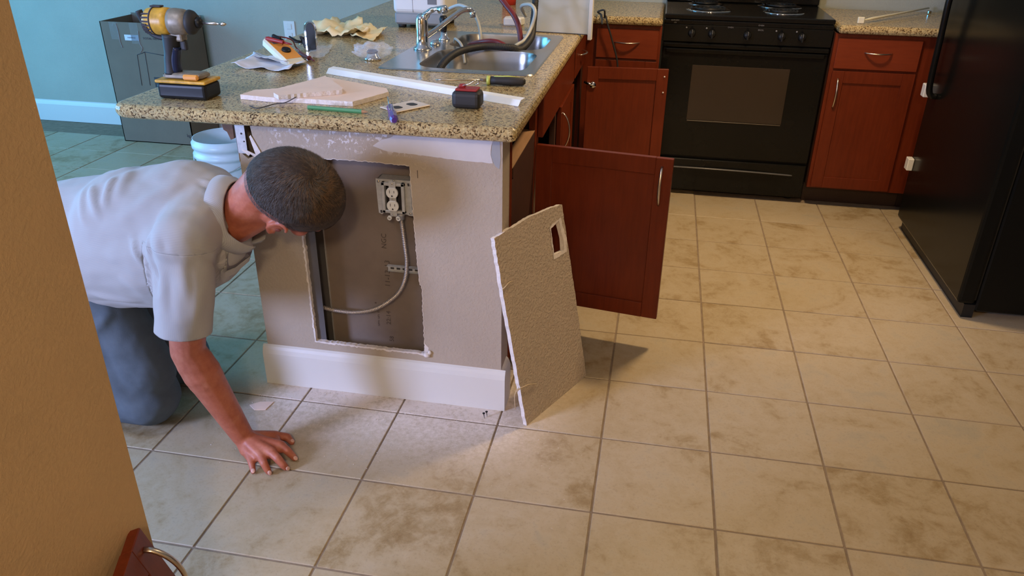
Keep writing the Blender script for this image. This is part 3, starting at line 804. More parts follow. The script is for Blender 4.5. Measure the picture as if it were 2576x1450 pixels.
c = thing('base_cabinet', 'cherry cabinet mostly hidden behind the black refrigerator', 'cabinet', (1.3, 2.1, 0))
obj('carcass', MB().box(1.022, 1.88, 1.86, 2.43, .10, .858), 'cherryd', c)
obj('face_frame', MB().box(1.022, 1.88, 1.84, 1.86, .10, .858), 'cherry', c)
obj('door', MB().frame((1.035, 1.84, ZD0), (1, 0, 0), (0, 0, 1), (0, -1, 0), (0, .4), (0, .58), (0, .019), bev=.003), 'cherry', c)
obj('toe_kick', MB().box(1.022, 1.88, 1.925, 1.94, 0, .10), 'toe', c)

# ------------------------------------------------------------------ counters
def counter(name, outline, holes, label, z0=PT + .0005, z1=.90):
    """slab with a full rounded edge, built from offset loops"""
    bm = bmesh.new(); h = z1 - z0; n = len(outline)
    def off(p, d):
        out = []
        for i in range(len(p)):
            a, b, c_ = Vector(p[i - 1]), Vector(p[i]), Vector(p[(i + 1) % len(p)])
            e1 = (b - a).normalized(); e2 = (c_ - b).normalized(); n1 = Vector((e1.y, -e1.x)); n2 = Vector((e2.y, -e2.x))
            k = (n1 + n2); k = k / max(.3, k.dot(n1)) if k.length > 0 else n1
            out.append((b.x - k.x * d, b.y - k.y * d))
        return out
    layers = [(.012, z0), (.004, z0 + h * .12), (.0, z0 + h * .35), (.0, z0 + h * .62), (.004, z0 + h * .84), (.011, z0 + h * .96), (.018, z1)]
    rings = []
    for d_, z_ in layers: rings.append([bm.verts.new((p[0], p[1], z_)) for p in off(outline, d_)])
    for a, b in zip(rings, rings[1:]):
        for i in range(n): bm.faces.new([a[i], a[(i + 1) % n], b[(i + 1) % n], b[i]])
    for ring, zz in ((rings[0], z0), (rings[-1], z1)):
        eds = [bm.edges.get((ring[i], ring[(i + 1) % n])) for i in range(n)]
        for hh in holes:
            v = [bm.verts.new((p[0], p[1], zz)) for p in hh]; eds += [bm.edges.new((v[i], v[(i + 1) % len(v)])) for i in range(len(v))]
        bmesh.ops.triangle_fill(bm, edges=eds, use_beauty=True)
    mb = MB(); mb.bm(bm, smooth=False)
    for hh in holes:
        k = len(hh); mb.add([(p[0], p[1], z0) for p in hh] + [(p[0], p[1], z1) for p in hh], [[i, (i + 1) % k, (i + 1) % k + k, i + k] for i in range(k)])
    o = obj(name, mb, 'granite'); tag(o, label, 'countertop')
    return o
def corner(cx_, cy_, r, a0, a1, k=5): return [(cx_ + r * math.cos(a0 + (a1 - a0) * j / k), cy_ + r * math.sin(a0 + (a1 - a0) * j / k)) for j in range(k + 1)]
GX0, GX1, GY0, GY1 = -1.725, -.585, -.300, 2.437
outl = corner(GX0 + .06, GY0 + .055, .055, PI, 1.5 * PI) + corner(GX1 - .02, GY0 + .028, .02, -.5 * PI, 0) + [(GX1, 1.80), (-.252, 1.80), (-.252, GY1), (GX0, GY1)]
SX0, SX1, SY0, SY1 = -1.165, -.655, .345, 1.135
def rrect(x0, x1, y0, y1, r, k=5):
    return corner(x1 - r, y0 + r, r, -.5 * PI, 0, k) + corner(x1 - r, y1 - r, r, 0, .5 * PI, k) + corner(x0 + r, y1 - r, r, .5 * PI, PI, k) + corner(x0 + r, y0 + r, r, PI, 1.5 * PI, k)
# split long runs so the fill triangles stay well shaped
counter('granite_countertop', outl, [rrect(SX0 + .012, SX1 - .012, SY0 + .012, SY1 - .012, .03)], 'speckled tan granite worktop of the peninsula covered with tools')
counter('granite_countertop', [(.555, 1.80), (1.88, 1.80), (1.88, GY1), (.555, GY1)], [], 'speckled granite worktop right of the stove behind the refrigerator')

# ------------------------------------------------------------------ sink
sk = thing('kitchen_sink', 'double bowl stainless steel drop in sink with hoses lying in it', 'sink', ((SX0 + SX1) / 2, (SY0 + SY1) / 2, .70))
bl = [rrect(-1.055, -.685, .375, .735, .075, 6), rrect(-1.055, -.685, .775, 1.10, .075, 6)]
bm = bmesh.new(); ZR = .9045
ol = rrect(SX0 - .006, SX1 + .006, SY0 - .006, SY1 + .006, .03)
v = [bm.verts.new((p[0], p[1], ZR)) for p in ol]; eds = [bm.edges.new((v[i], v[(i + 1) % len(v)])) for i in range(len(v))]
for q in bl:
    vv = [bm.verts.new((p[0], p[1], ZR)) for p in q]; eds += [bm.edges.new((vv[i], vv[(i + 1) % len(vv)])) for i in range(len(vv))]
bmesh.ops.triangle_fill(bm, edges=eds, use_beauty=True)
mb = MB(); mb.bm(bm, smooth=False)
ol2 = rrect(SX0 - .010, SX1 + .010, SY0 - .010, SY1 + .010, .03); k = len(ol)
mb.add([(p[0], p[1], ZR) for p in ol] + [(p[0], p[1], .9005) for p in ol2], [[i, (i + 1) % k, (i + 1) % k + k, i + k] for i in range(k)], True)
obj('sink_rim', mb, 'steel', sk)
for q in bl:
    cx_ = sum(p[0] for p in q) / len(q); cy_ = sum(p[1] for p in q) / len(q); mb = MB(); vs = []; k = len(q)
    for s, z_ in ((1, ZR), (.985, ZR - .008), (.96, .86), (.93, .77), (.86, .738), (.6, .730), (.12, .727)):
        vs += [(cx_ + (p[0] - cx_) * s, cy_ + (p[1] - cy_) * s, z_) for p in q]
    fs = [[a * k + i, a * k + (i + 1) % k, (a + 1) * k + (i + 1) % k, (a + 1) * k + i] for a in range(6) for i in range(k)] + [[6 * k + i for i in range(k)]]
    mb.add(vs, fs, True)
    b_ = obj('sink_bowl', mb, 'steel', sk, recalc=False)
    obj('drain', MB().lathe([(.0001, .730), (.02, .729), (.035, .732), (.042, .731)], (cx_, cy_, .0), 20), 'chrome', b_)
# faucet
fc = thing('kitchen_faucet', 'chrome single lever kitchen faucet with long spout beside the sink', 'faucet', (-1.115, .70, ZR))
obj('faucet_body', MB().lathe([(.034, 0), (.034, .006), (.024, .012), (.022, .05), (.0225, .09), (.022, .105), (.018, .118), (.010, .126), (.0001, .128)], (-1.120, .70, ZR), 22), 'chrome', fc)
obj('lever', MB().tube(bez([(-1.115, .70, ZR + .105), (-1.09, .695, ZR + .133), (-1.06, .69, ZR + .146), (-1.03, .688, ZR + .150)], 6), [.017] * 5 + [.013] * 5 + [.010] * 9, 10, flat=.8), 'chrome', fc)
obj('lever_end', MB().lathe([(.0001, 0), (.014, .002), (.015, .03), (.010, .036), (.0001, .037)], (-1.052, .69, ZR + .142), 14, (.9, -.3, .15)), 'chrome', fc)
obj('spout', MB().tube(bez([(-1.105, .705, ZR + .045), (-1.07, .735, ZR + .070), (-1.025, .77, ZR + .105), (-.99, .80, ZR + .128), (-.968, .82, ZR + .130), (-.958, .826, ZR + .122)], 8), [.010] * 30 + [.0095] * 11, 12), 'chrome', fc)
obj('aerator', MB().lathe([(.0001, 0), (.011, 0), (.0115, .02), (.009, .022), (.0001, .022)], (-.958, .827, ZR + .102), 14), 'chrome', fc)
obj('base_foot', MB().lathe([(.021, 0), (.019, .01), (.012, .018), (.0001, .02)], (-1.10, .80, ZR), 16), 'chrome', fc)
sp = thing('side_sprayer', 'black side sprayer standing behind the chrome faucet', 'sprayer', (-1.095, .91, ZR))
obj('sprayer_socket', MB().lathe([(.024, 0), (.022, .008), (.014, .016), (.012, .03), (.0001, .031)], (-1.095, .91, ZR), 16), 'chrome', sp)
obj('sprayer_grip', MB().lathe([(.010, .03), (.013, .045), (.014, .065), (.017, .08), (.012, .092), (.0001, .094)], (-1.095, .91, ZR), 16), 'blackm', sp)
# hoses
def hose(name, pts, r, m, label, cat='hose', rib=None, n=10):
    p = bez(pts, 14)
    if rib:
        f_ = []
        for i in range(len(p) - 1):
            for k in range(4): f_.append(p[i].lerp(p[i + 1], k / 4))
        p = f_; d_ = 0; rs = []
        for i, q in enumerate(p):
            if i: d_ += (q - p[i - 1]).length
            rs.append(r * (1 + .09 * math.sin(d_ / rib * 2 * PI)))
    else: rs = r
    return tag(obj(name, MB().tube(p, rs, n), m), label, cat)
hose('drain_hose', [(-1.00, .47, .745), (-1.005, .49, .86), (-.97, .58, .913), (-.90, .70, .922), (-.80, .745, .917), at(1310, 124, 'y', .80), at(1336, 95, 'y', .90), at(1342, 55, 'y', .98), at(1347, 0, 'y', 1.03), at(1350, -60, 'y', 1.06)], .0125, 'rubber', 'black ribbed drain hose arching from the near bowl over the divider', rib=.006, n=12)
hose('water_hose', [(-.86, .93, .742), (-.80, .95, .86), at(1308, 85, 'y', .97), at(1296, 45, 'y', 1.0), at(1272, 12, 'y', 1.04), at(1240, -30, 'y', 1.08)], .011, 'dkred', 'dark red rubber hose rising out of the far bowl')
hose('water_hose', [(-1.04, 1.0, .80), (-1.00, .93, .88), (-.93, .84, .915), (-.86, .80, .925), (-.80, .79, .90)], .010, 'dkred', 'dark red hose loop lying low along the far bowl')
hose('water_hose', [(-.88, .86, .80), at(1290, 122, 'y', .83), at(1320, 100, 'y', .88), at(1338, 65, 'y', .93), at(1346, 30, 'y', .95), at(1335, 12, 'y', .98), at(1312, 16, 'y', 1.02), at(1322, 40, 'y', 1.08)], .007, 'hose', 'pale grey hose curving up beside the black drain hose')
hose('water_hose', [(-.95, .87, .78), (-.945, .90, .93), (-.99, .98, 1.0), (-1.06, 1.05, 1.02), (-1.12, 1.10, 1.0)], .0065, 'hose', 'thin pale hose arching from the far bowl toward the white appliance')
hose('water_hose', [(-1.03, .83, .91), (-1.02, .80, .93), (-.98, .74, .915), (-.96, .70, .86)], .005, 'hose', 'short thin pale tube dangling into the near bowl')
# white appliance behind the sink
ap = thing('white_appliance', 'white countertop appliance with grey base and black feet behind the faucet', 'appliance', (-1.25, 1.30, .90))
ax0, ax1, ay0, ay1 = -1.395, -1.165, 1.19, 1.42
obj('housing', MB().box(ax0, ax1, ay0, ay1, .96, 1.22, bev=.018, seg=3), 'whitep', ap)
obj('base_band', MB().box(ax0 + .004, ax1 - .004, ay0 + .004, ay1 - .004, .914, .965, bev=.008), mat('grey_base', (0.27, 0.29, 0.30), 0.4, var=.05), ap)
for a in (ax0 + .03, ax1 - .03):
    for b in (ay0 + .03, ay1 - .03): obj('foot', MB().lathe([(.0001, .9), (.017, .9), (.019, .916), (.0001, .916)], (a, b, 0), 14), 'rubber', ap)
obj('rating_plate', MB().box(ax1 - .075, ax1 - .035, ay0 - .001, ay0 + .001, 1.00, 1.045), 'gray', ap)
obj('seam', MB().box(ax0 + .088, ax0 + .0895, ay0 - .0006, ay0 + .001, .965, 1.20), 'gray', ap)
# white panel standing on edge
wp = thing('laminate_sheet', 'white laminate panel standing on edge behind the sink', 'panel', (-.67, 1.22, .9))
pa0, pa1 = at(1343, 80, 'z', .9005), at(1478, 88, 'z', .9005); Xp = (pa1 - pa0); Lp = Xp.length; Xp.normalize(); Yp = Vector((-Xp.y, Xp.x, 0)); Zp = Vector((0, 0, 1))
obj('face_board', MB().frame(pa0, Xp, Yp, Zp, (0, Lp), (0, .017), (0, .45), bev=.0008), mat('off_white_laminate', (0.58, 0.57, 0.50), 0.35, var=.03), wp)
obj('edge_band', MB().frame(pa0, Xp, Yp, Zp, (Lp + .001, Lp + .016), (-.004, .024), (-.02, .45), bev=.0008), 'trim', wp)
obj('bottom_gap_shade', MB().frame(pa0, Xp, Yp, Zp, (.003, Lp - .002), (-.003, -.0005), (0, .003)), 'ink', wp)  # dark line along the foot, paints the shade of the gap
# small things further back
tag(obj('red_cup', MB().lathe([(.0001, .9005), (.035, .9005), (.043, 1.0), (.040, 1.0), (.033, .905), (.0001, .905)], (-1.06, 2.10, 0), 20), 'redbr'), 'bright red plastic cup at the far wall behind the hoses', 'cup')
mb = MB(); mb.prism([(0, 0), (.075, .01), (.09, .05), (.02, .075), (-.005, .05)], (-.945, 1.36, .9005), (1, 0, 0), (0, 1, 0), (0, 0, 1), .035, bev=.006)
tag(obj('foam_block', mb, 'whitep'), 'small white foam piece on the counter behind the far bowl', 'packing foam')
cp = bez([at(1515, 60, 'z', .902), at(1513, 38, 'z', .903), at(1504, 30, 'z', .915), at(1520, 26, 'z', .935), at(1521, 45, 'y', 1.82), Vector((-.525, 1.787, .90)), Vector((-.512, 1.782, .86)), Vector((-.49, 1.785, .80)), Vector((-.455, 1.79, .69)), Vector((-.45, 1.79, .60))], 8)
tag(obj('power_cord', MB().tube(cp, .0045, 8), 'rubber'), 'black cord looping over the back counter edge beside the drawer', 'cord')
# kitchen tool on the right counter
pa, pb = at(2175, 50, 'z', .915), at(2335, 20, 'z', .925)
ts = thing('plastic_bracket_bar', 'long white plastic bar lying on the right hand worktop', 'bar', at(2175, 50, 'z', .901))
obj('bar', MB().tube([pa, pa.lerp(pb, .12), pa.lerp(pb, .5), pb], [.004, .012, .009, .008], 8, flat=.5), 'cream', ts)
obj('bar_end_block', MB().box(pa.x - .035, pa.x - .005, pa.y - .03, pa.y - .012, .901, .93, bev=.003), 'cream', ts)
obj('bar_clip', MB().box(pb.x - .01, pb.x + .008, pb.y - .05, pb.y - .03, .901, .918, bev=.003), 'chrome', ts)

# ------------------------------------------------------------------ stove
sv = thing('kitchen_range', 'black freestanding range with oven window between the cherry cabinets', 'stove', (.15, 2.1, 0))
sx0, sx1 = -.245, .545; FY = 1.885
obj('body', MB().box(sx0 + .004, sx1 - .004, FY + .01, 2.43, .02, .895), 'blackm', sv)
obj('cooktop', MB().box(sx0, sx1, FY - .030, 2.43, .893, .916, bev=.006, seg=2), 'black', sv)
obj('front_rail', MB().box(sx0, sx1, FY - .026, FY + .01, .868, .892, bev=.006, seg=2), 'black', sv)
pn = obj('control_panel', MB().prism([(0, 0), (.02, 0), (.032, .082), (0, .082)], (sx0, FY + .004, .786), (0, -1, 0), (0, 0, 1), (1, 0, 0), sx1 - sx0, bev=.002), 'black', sv)
for u in (1742, 1793, 1883, 1970, 2022):
    k_ = at(u, 70, 'y', FY - .025); kx = k_.x; kz = .829
    kn = obj('burner_knob', MB().lathe([(.019, 0), (.019, .004), (.016, .018), (.013, .022), (.0001, .023)], (kx, FY - .024, kz), 18, (0, -1, .12)), 'blackm', sv)
    obj('knob_grip', MB().box(kx - .0045, kx + .0045, FY - .056, FY - .030, kz - .019, kz + .021, bev=.002), 'blackm', kn)
    obj('knob_pointer', MB().box(kx - .001, kx + .001, FY - .0575, FY - .0555, kz + .004, kz + .020), 'gray', kn)
    if u != 1883: obj('panel_dot', MB().lathe([(.0001, 0), (.0042, 0), (.0042, .001), (.0001, .001)], (kx - .028, FY - .0285, kz + .026), 12, (0, -1, .1)), 'gray', sv)
for s_, u, v_, sz in (('OVEN', 1838, 69, .010), ('OVEN', 1915, 64, .010), ('BROIL', 1914, 76, .010), ('BURNERS', 1699, 50, .009), ('ON', 1699, 56, .008)):
    q = at(u, v_, 'y', FY - .026); yy = FY - .018 - (q.z - .786) / .082 * .0122
    text('panel_lettering', s_, sz, (q.x, yy, q.z), (1, 0, 0), (0, -.145, 1), 'gray', pn, ext=.0003)
q = at(1698, 65, 'y', FY - .02)
obj('indicator_lamp', MB().lathe([(.0001, 0), (.005, 0), (.004, .002), (.0001, .003)], (q.x, FY - .02, q.z), 12, (0, -1, 0)), 'gray', sv)
obj('door_top_trim', MB().box(sx0 + .005, sx1 - .005, FY - .032, FY + .01, .762, .782, bev=.005, seg=2), 'black', sv)
od = obj('oven_door', MB().box(sx0 + .003, sx1 - .003, FY - .018, FY + .01, .212, .758, bev=.006, seg=2), 'black', sv)
obj('door_handle_lip', MB().box(sx0 + .02, sx1 - .02, FY - .030, FY - .016, .735, .757, bev=.005, seg=2), 'black', od)
obj('window_glass', MB().box(-.088, .378, FY - .0205, FY - .017, .405, .678, bev=.001), 'ovenglass', od, label='brownish oven window glass')
obj('window_ledge', MB().box(-.085, .375, FY - .022, FY - .0185, .398, .403, bev=.0008), mat('window_trim', (0.06, 0.045, 0.03), 0.3, var=.1), od)
wd = obj('warming_drawer', MB().box(sx0 + .004, sx1 - .004, FY - .016, FY + .01, .03, .200, bev=.006, seg=2), 'black', sv)
obj('drawer_pull', MB().tube(bez([(-.19, FY - .016, .150), (0, FY - .030, .156), (.25, FY - .030, .154), (.475, FY - .016, .145)], 8), .008, 8, flat=.5), mat('pull_edge', (0.10, 0.10, 0.105), 0.25, var=.05), wd)
obj('leg', MB().lathe([(.0001, 0), (.02, 0), (.02, .03), (.0001, .03)], (sx0 + .06, FY + .06, 0), 12), 'rubber', sv)
obj('leg', MB().lathe([(.0001, 0), (.02, 0), (.02, .03), (.0001, .03)], (sx1 - .06, FY + .06, 0), 12), 'rubber', sv)
for (bx, by, br_) in ((-.03, 2.06, .10), (.33, 2.06, .085), (-.04, 2.30, .08), (.34, 2.30, .10)):
    dp = obj('drip_pan', MB().lathe([(.02, .9165), (br_ * .5, .9160), (br_, .9195), (br_ + .012, .9185), (br_ + .014, .9165)], (bx, by, 0), 28), 'chrome', sv)
    sp_ = []
    for k in range(90): a = k / 90 * 2 * PI * 3.6; rr_ = .018 + (br_ - .028) * k / 90; sp_.append((bx + rr_ * math.cos(a), by + rr_ * math.sin(a), .925))
    obj('coil_burner', MB().tube(sp_, .0042, 6), 'blackm', dp)
obj('backguard', MB().box(sx0, sx1, 2.37, 2.43, .916, 1.08, bev=.006), 'black', sv)

# ------------------------------------------------------------------ fridge
fr = thing('refrigerator', 'tall glossy black refrigerator at the right edge with white door brackets', 'refrigerator', (1.35, 1.15, 0))
fx = .945; fy0, fy1 = .700, 1.62
obj('body', MB().box(fx + .07, 1.80, fy0 + .004, fy1 - .004, .03, 1.75, bev=.006), 'fridge', fr)
fd = obj('door', MB().box(fx, fx + .062, fy0, fy1 - .004, .06, 1.15, bev=.012, seg=2), 'fridge', fr)
obj('freezer_door', MB().box(fx, fx + .062, fy0, fy1 - .004, 1.16, 1.74, bev=.012, seg=2), 'fridge', fr)
obj('door_gasket', MB().box(fx + .062, fx + .07, fy0 + .02, fy1 - .02, .07, 1.72), 'rubber', fr)
obj('base_grille', MB().box(fx + .03, fx + .07, fy0 + .01, fy1 - .01, .0, .055), 'blackm', fr)
obj('foot', MB().lathe([(.0001, 0), (.014, 0), (.016, .02), (.006, .03), (.006, .06), (.0001, .06)], (fx + .055, fy0 + .035, 0), 10), 'nickel', fr)
obj('door_handle', MB().tube(bez([(fx - .0, 1.50, .66), (fx - .035, 1.50, .69), (fx - .042, 1.50, .90), (fx - .042, 1.50, 1.10), (fx, 1.50, 1.13)], 6), .013, 10), 'black', fd)
for u, v_ in ((2330, 227), (2288, 412)):
    q = at(u, v_, 'x', fx - .012)
    obj('bracket', MB().box(fx - .026, fx, q.y - .022, q.y + .022, q.z - .028, q.z + .028, bev=.003), 'whitep', fd, label='white plastic bracket')

# ------------------------------------------------------------------ leaning cut out board
dr_ = thing('wall_board_offcut', 'cut out wall board with outlet opening leaning against the end wall corner', 'wall board', (-.46, -.15, 0))
BL = at(1325, 1072, 'z', 0.0); BR = at(1475, 946, 'z', 0.0)
TL = Vector((-.613, -.236, .50)); TR = at(1414, 515, 'y', .06)
bx_ = (BR - BL)
Xd = bx_.normalized(); Yl = (TL - BL); Zd = Xd.cross(Yl).normalized(); Yd = Zd.cross(Xd)
def loc2(p): d_ = p - BL; return (d_.dot(Xd), d_.dot(Yd))
hl_c = loc2(TL); 
# right top corner on that same plane
dirr = (TR - CAM); tt = (BL - CAM).dot(Zd) / dirr.dot(Zd); TRp = CAM + dirr * tt
def onpl(u, v_):
    d_ = RX * ((u - 1288) / FPX) + RY * (-(v_ - 725) / FPX) + RF
    return loc2(CAM + d_ * ((BL - CAM).dot(Zd) / d_.dot(Zd)))
outp = [(0, 0), (bx_.length, 0), onpl(1450, 760), onpl(1432, 640), onpl(1414, 515), onpl(1395, 520), onpl(1330, 548), onpl(1243, 600), onpl(1262, 720)]
outp = rough_loop(outp, .011, .0016, 8)
inp = [onpl(1386, 575), onpl(1405, 556), onpl(1416, 600), onpl(1418, 630), onpl(1394, 642)]
ir = [onpl(1386, 568), onpl(1406, 545), onpl(1424, 600), onpl(1424, 640), onpl(1394, 654)]
def plane_plate(outer, inner, z0, z1):
    bm = bmesh.new(); eds = []
    for p in (outer, inner):
        v = [bm.verts.new((a, b, 0)) for a, b in p]; eds += [bm.edges.new((v[i], v[(i + 1) % len(v)])) for i in range(len(v))]
    bmesh.ops.triangle_fill(bm, edges=eds, use_beauty=True); bm.verts.index_update()
    vs = [v.co.copy() for v in bm.verts]; fs = [[v.index for v in q.verts] for q in bm.faces]; bm.free()
    W = lambda a, b, c: BL + Xd * a + Yd * b + Zd * c
    f = MB(); f.add([W(v.x, v.y, z1) for v in vs], fs)
    bk = MB(); bk.add([W(v.x, v.y, z0) for v in vs], fs)
    e = MB()
    for p in (outer, inner):
        k = len(p); e.add([W(a, b, z0) for a, b in p] + [W(a, b, z1) for a, b in p], [[i, (i + 1) % k, (i + 1) % k + k, i + k] for i in range(k)])
    return f, bk, e
if Zd.dot(CAM - BL) < 0: sgn = -1
else: sgn = 1
f3, b3, e3 = plane_plate(outp, inp, -.013 * sgn, 0)
obj('painted_face', f3, 'greige2', dr_, recalc=False); obj('paper_back', b3, 'gyppink', dr_, recalc=False); obj('gypsum_edge', e3, 'gyp', dr_)
W3 = lambda p, c=0.0008: BL + Xd * p[0] + Yd * p[1] + Zd * c * sgn
k = len(inp); mb = MB()
ia = rough_loop(inp, .006, .0012, 4); ib = []
ci = (sum(p[0] for p in inp) / k, sum(p[1] for p in inp) / k)
rr = random.Random(11)
for p in ia: s = rr.uniform(1.08, 1.24); ib.append((ci[0] + (p[0] - ci[0]) * (s + (.55 if p[0] > ci[0] else 0)), ci[1] + (p[1] - ci[1]) * (s + (.12 if p[1] < ci[1] else 0))))
k = len(ia)
mb.add([W3(p, .0006) for p in ia] + [W3(p, .0009) for p in ib], [[i, (i + 1) % k, (i + 1) % k + k, i + k] for i in range(k)])
obj('torn_opening_rim', mb, 'gyp', dr_, recalc=False)
mb = MB()
for a, b in ((onpl(1268, 722), onpl(1288, 708)), (onpl(1305, 978), onpl(1348, 966))):
    m_ = ((a[0] + b[0]) / 2, (a[1] + b[1]) / 2 + .006)
    mb.tube(bez([W3((a[0] - .012, a[1] - .004), .002), W3(a, .004), W3(m_, .006), W3(b, .003)], 6), .0017, 6)
mb.tube(bez([W3(onpl(1303, 975), .003), W3(onpl(1292, 995), .004), W3(onpl(1296, 1030), .001)], 6), .0012, 5)
obj('frayed_paper_strand', mb, mat('tan_fibre', (0.55, 0.44, 0.30), 0.9, var=.1), dr_)

# ------------------------------------------------------------------ loose cabinet door leaning on the partition
Ap = at(352, 1326, 'z', .425)
ez = RX * ((330 - 1288) / FPX) + RY * (-(1392 - 725) / FPX) + RF       # a direction seen towards lower left
# horizontal edge whose picture runs down to the left
hz = 725 - FPX * math.tan(math.asin(-RF.z)) if False else None
da = Vector((880 - 1288, 0, 0))
dirA = (RX * ((880 - 1288) / FPX) + RY * (-((-270) - 725) / FPX) + RF); dirA.z = 0; dirA.normalize(); dirA = -dirA
perp = Vector((dirA.y, -dirA.x, 0)); 
if perp.x < 0: perp = -perp
th = math.radians(17)
dirB = (Vector((0, 0, -1)) * math.cos(th) + perp * math.sin(th)).normalized()
nrm = dirA.cross(dirB).normalized()
if nrm.x < 0: nrm = -nrm
hgt = .42 / math.cos(th)
ld = thing('loose_cabinet_door', 'loose cherry cabinet door with bow handle leaning on the tan wall', 'cabinet door', Ap + dirB * (hgt / 2) * 1.0)
ld.location.z = 0; WO[ld.name] = Vector(ld.location)
mb = MB(); rl = .058; tt_ = .022; WW = .56
for sx_, sy_ in (((0, rl), (0, hgt)), ((WW - rl, WW), (0, hgt)), ((rl, WW - rl), (0, rl)), ((rl, WW - rl), (hgt - rl, hgt))):
    mb.frame(Ap, dirA, dirB, nrm, sx_, sy_, (-tt_, 0), bev=.002 if sx_[0] != rl else .0006)
obj('door_frame', mb, 'cherry', ld)
obj('door_panel', MB().frame(Ap, dirA, dirB, nrm, (rl - .004, WW - rl + .004), (rl - .004, hgt - rl + .004), (-.013, -.008)), 'cherry', ld)
hc = Ap + dirA * .030 + dirB * .095
pts = []
for k in range(19):
    s = -1 + 2 * k / 18; pts.append(hc + dirB * (s * .068) + nrm * (.034 * (1 - s * s) ** .7 if abs(s) < 1 else 0))
obj('handle', MB().tube(pts, .0062, 10, flat=.7), 'nickel', ld, label='satin metal bow handle')

# ------------------------------------------------------------------ cardboard box
cbx = thing('cardboard_box', 'tall brown cardboard box with open top and taped shipping label by the wall', 'box', (-3.28, 2.25, 0))
bx0, bx1, by0, by1, bz = -3.52, -3.045, 2.10, 2.41, .722
obj('carton', MB().box(bx0, bx1, by0, by0 + .005, 0, bz).box(bx0, bx1, by1 - .005, by1, 0, bz + .01).box(bx0, bx0 + .005, by0, by1, 0, bz).box(bx1 - .005, bx1, by0, by1, 0, bz).box(bx0, bx1, by0, by1, 0, .005), 'card', cbx)
obj('carton_inside', MB().box(bx0 + .006, bx1 - .006, by0 + .006, by1 - .006, .006, bz - .05), 'cardi', cbx)
yy = by0 - .0008
l0 = at(312, 87, 'y', yy); l1 = at(350, 103, 'y', yy)
sl = obj('shipping_label', MB().box(l0.x, l1.x, yy - .0004, by0, l1.z, l0.z), 'paper', cbx, label='small white shipping label')
text('label_text', 'HANDLE', .012, ((l0.x + l1.x) / 2, yy - .0008, (l0.z + l1.z) / 2), (1, 0, 0), (0, 0, 1), 'ink', sl, sx=1.1)
q = at(386, 98, 'y', yy)
text('box_text', 'TOTAL NEMARK', .017, (q.x, yy - .0004, q.z), (1, 0, 0), (0, 0, 1), 'ink', cbx, sx=1.1)
mb = MB()
def ln(u0, v0, u1, v1, r=.0018):
    a = at(u0, v0, 'y', yy); b = at(u1, v1, 'y', yy); mb.tube([a, b], r, 4)
for q_ in ((345, 138, 357, 215), (345, 138, 365, 131), (365, 131, 425, 142), (364, 131, 378, 215), (425, 142, 436, 215)): ln(*q_)
obj('printed_drawing', mb, 'ink', cbx)
q0, q1 = at(387, 194, 'y', yy), at(415, 240, 'y', yy)
obj('printed_square', MB().box(q0.x, q1.x, yy - .0003, by0, q1.z, q0.z), 'ink', cbx)
q = at(475, 342, 'y', yy); text('box_text', 'kg', .028, (q.x, yy - .0004, q.z), (1, 0, 0), (0, 0, 1), 'ink', cbx)
mb = MB()
for p in (((290, 58), (296, 75), (302, 104), (308, 120)), ((347, 78), (351, 108), (358, 122), (353, 132))):
    pp = [at(a, b, 'y', yy - .001) for a, b in p]; obj('tape_glint', MB().tube(bez(pp, 4), .0025, 5, flat=.3), 'glint', cbx)  # pale curved strips, painted highlights on the tape
for a, b in ((.06, .10), (.19, .12)): obj('tape_strip', MB().box(bx0 + a, bx0 + a + .055, by0 - .0012, by0 - .0004, bz - b, bz), 'tapec', cbx)

# outlet plate on the far wall
q = at(729, 78, 'y', 2.435)
wo = thing('wall_outlet', 'white outlet plate low on the teal far wall', 'electrical outlet', (q.x, 2.44, q.z - .06))
obj('cover_plate', MB().box(q.x - .036, q.x + .036, 2.433, 2.44, q.z - .058, q.z + .058, bev=.002), 'whitep', wo)
obj('socket_face', MB().box(q.x - .016, q.x + .016, 2.430, 2.434, q.z - .042, q.z - .010, bev=.002).box(q.x - .016, q.x + .016, 2.430, 2.434, q.z + .010, q.z + .042, bev=.002), 'trim', wo)

# ------------------------------------------------------------------ bucket
bc = Vector((-1.66, .30, 0))
bq = at(566, 342, 'z', .37)
bc = Vector((bq.x, bq.y, 0)) if bq.x > -2.6 else bc
bk = thing('plastic_bucket', 'white ribbed plastic bucket on the floor beyond the kneeling man', 'bucket', bc)
pf = [(.0001, .002), (.125, .002), (.132, .03), (.146, .27), (.146, .28), (.156, .285), (.156, .30), (.147, .305), (.147, .325), (.157, .33), (.158, .352), (.150, .358), (.150, .372), (.146, .372), (.143, .30), (.128, .03), (.12, .008), (.0001, .008)]
obj('bucket_body', MB().lathe(pf, bc, 36), 'bucketm', bk)
hp = [bc + Vector((.156 * math.cos(a), -.156 * math.sin(a), .325 - .10 * math.sin(a))) for a in [k * PI / 14 for k in range(15)]]
obj('wire_bail', MB().tube(hp, .0025, 6), 'galv', bk)

# ------------------------------------------------------------------ things on the counter
T = .9005
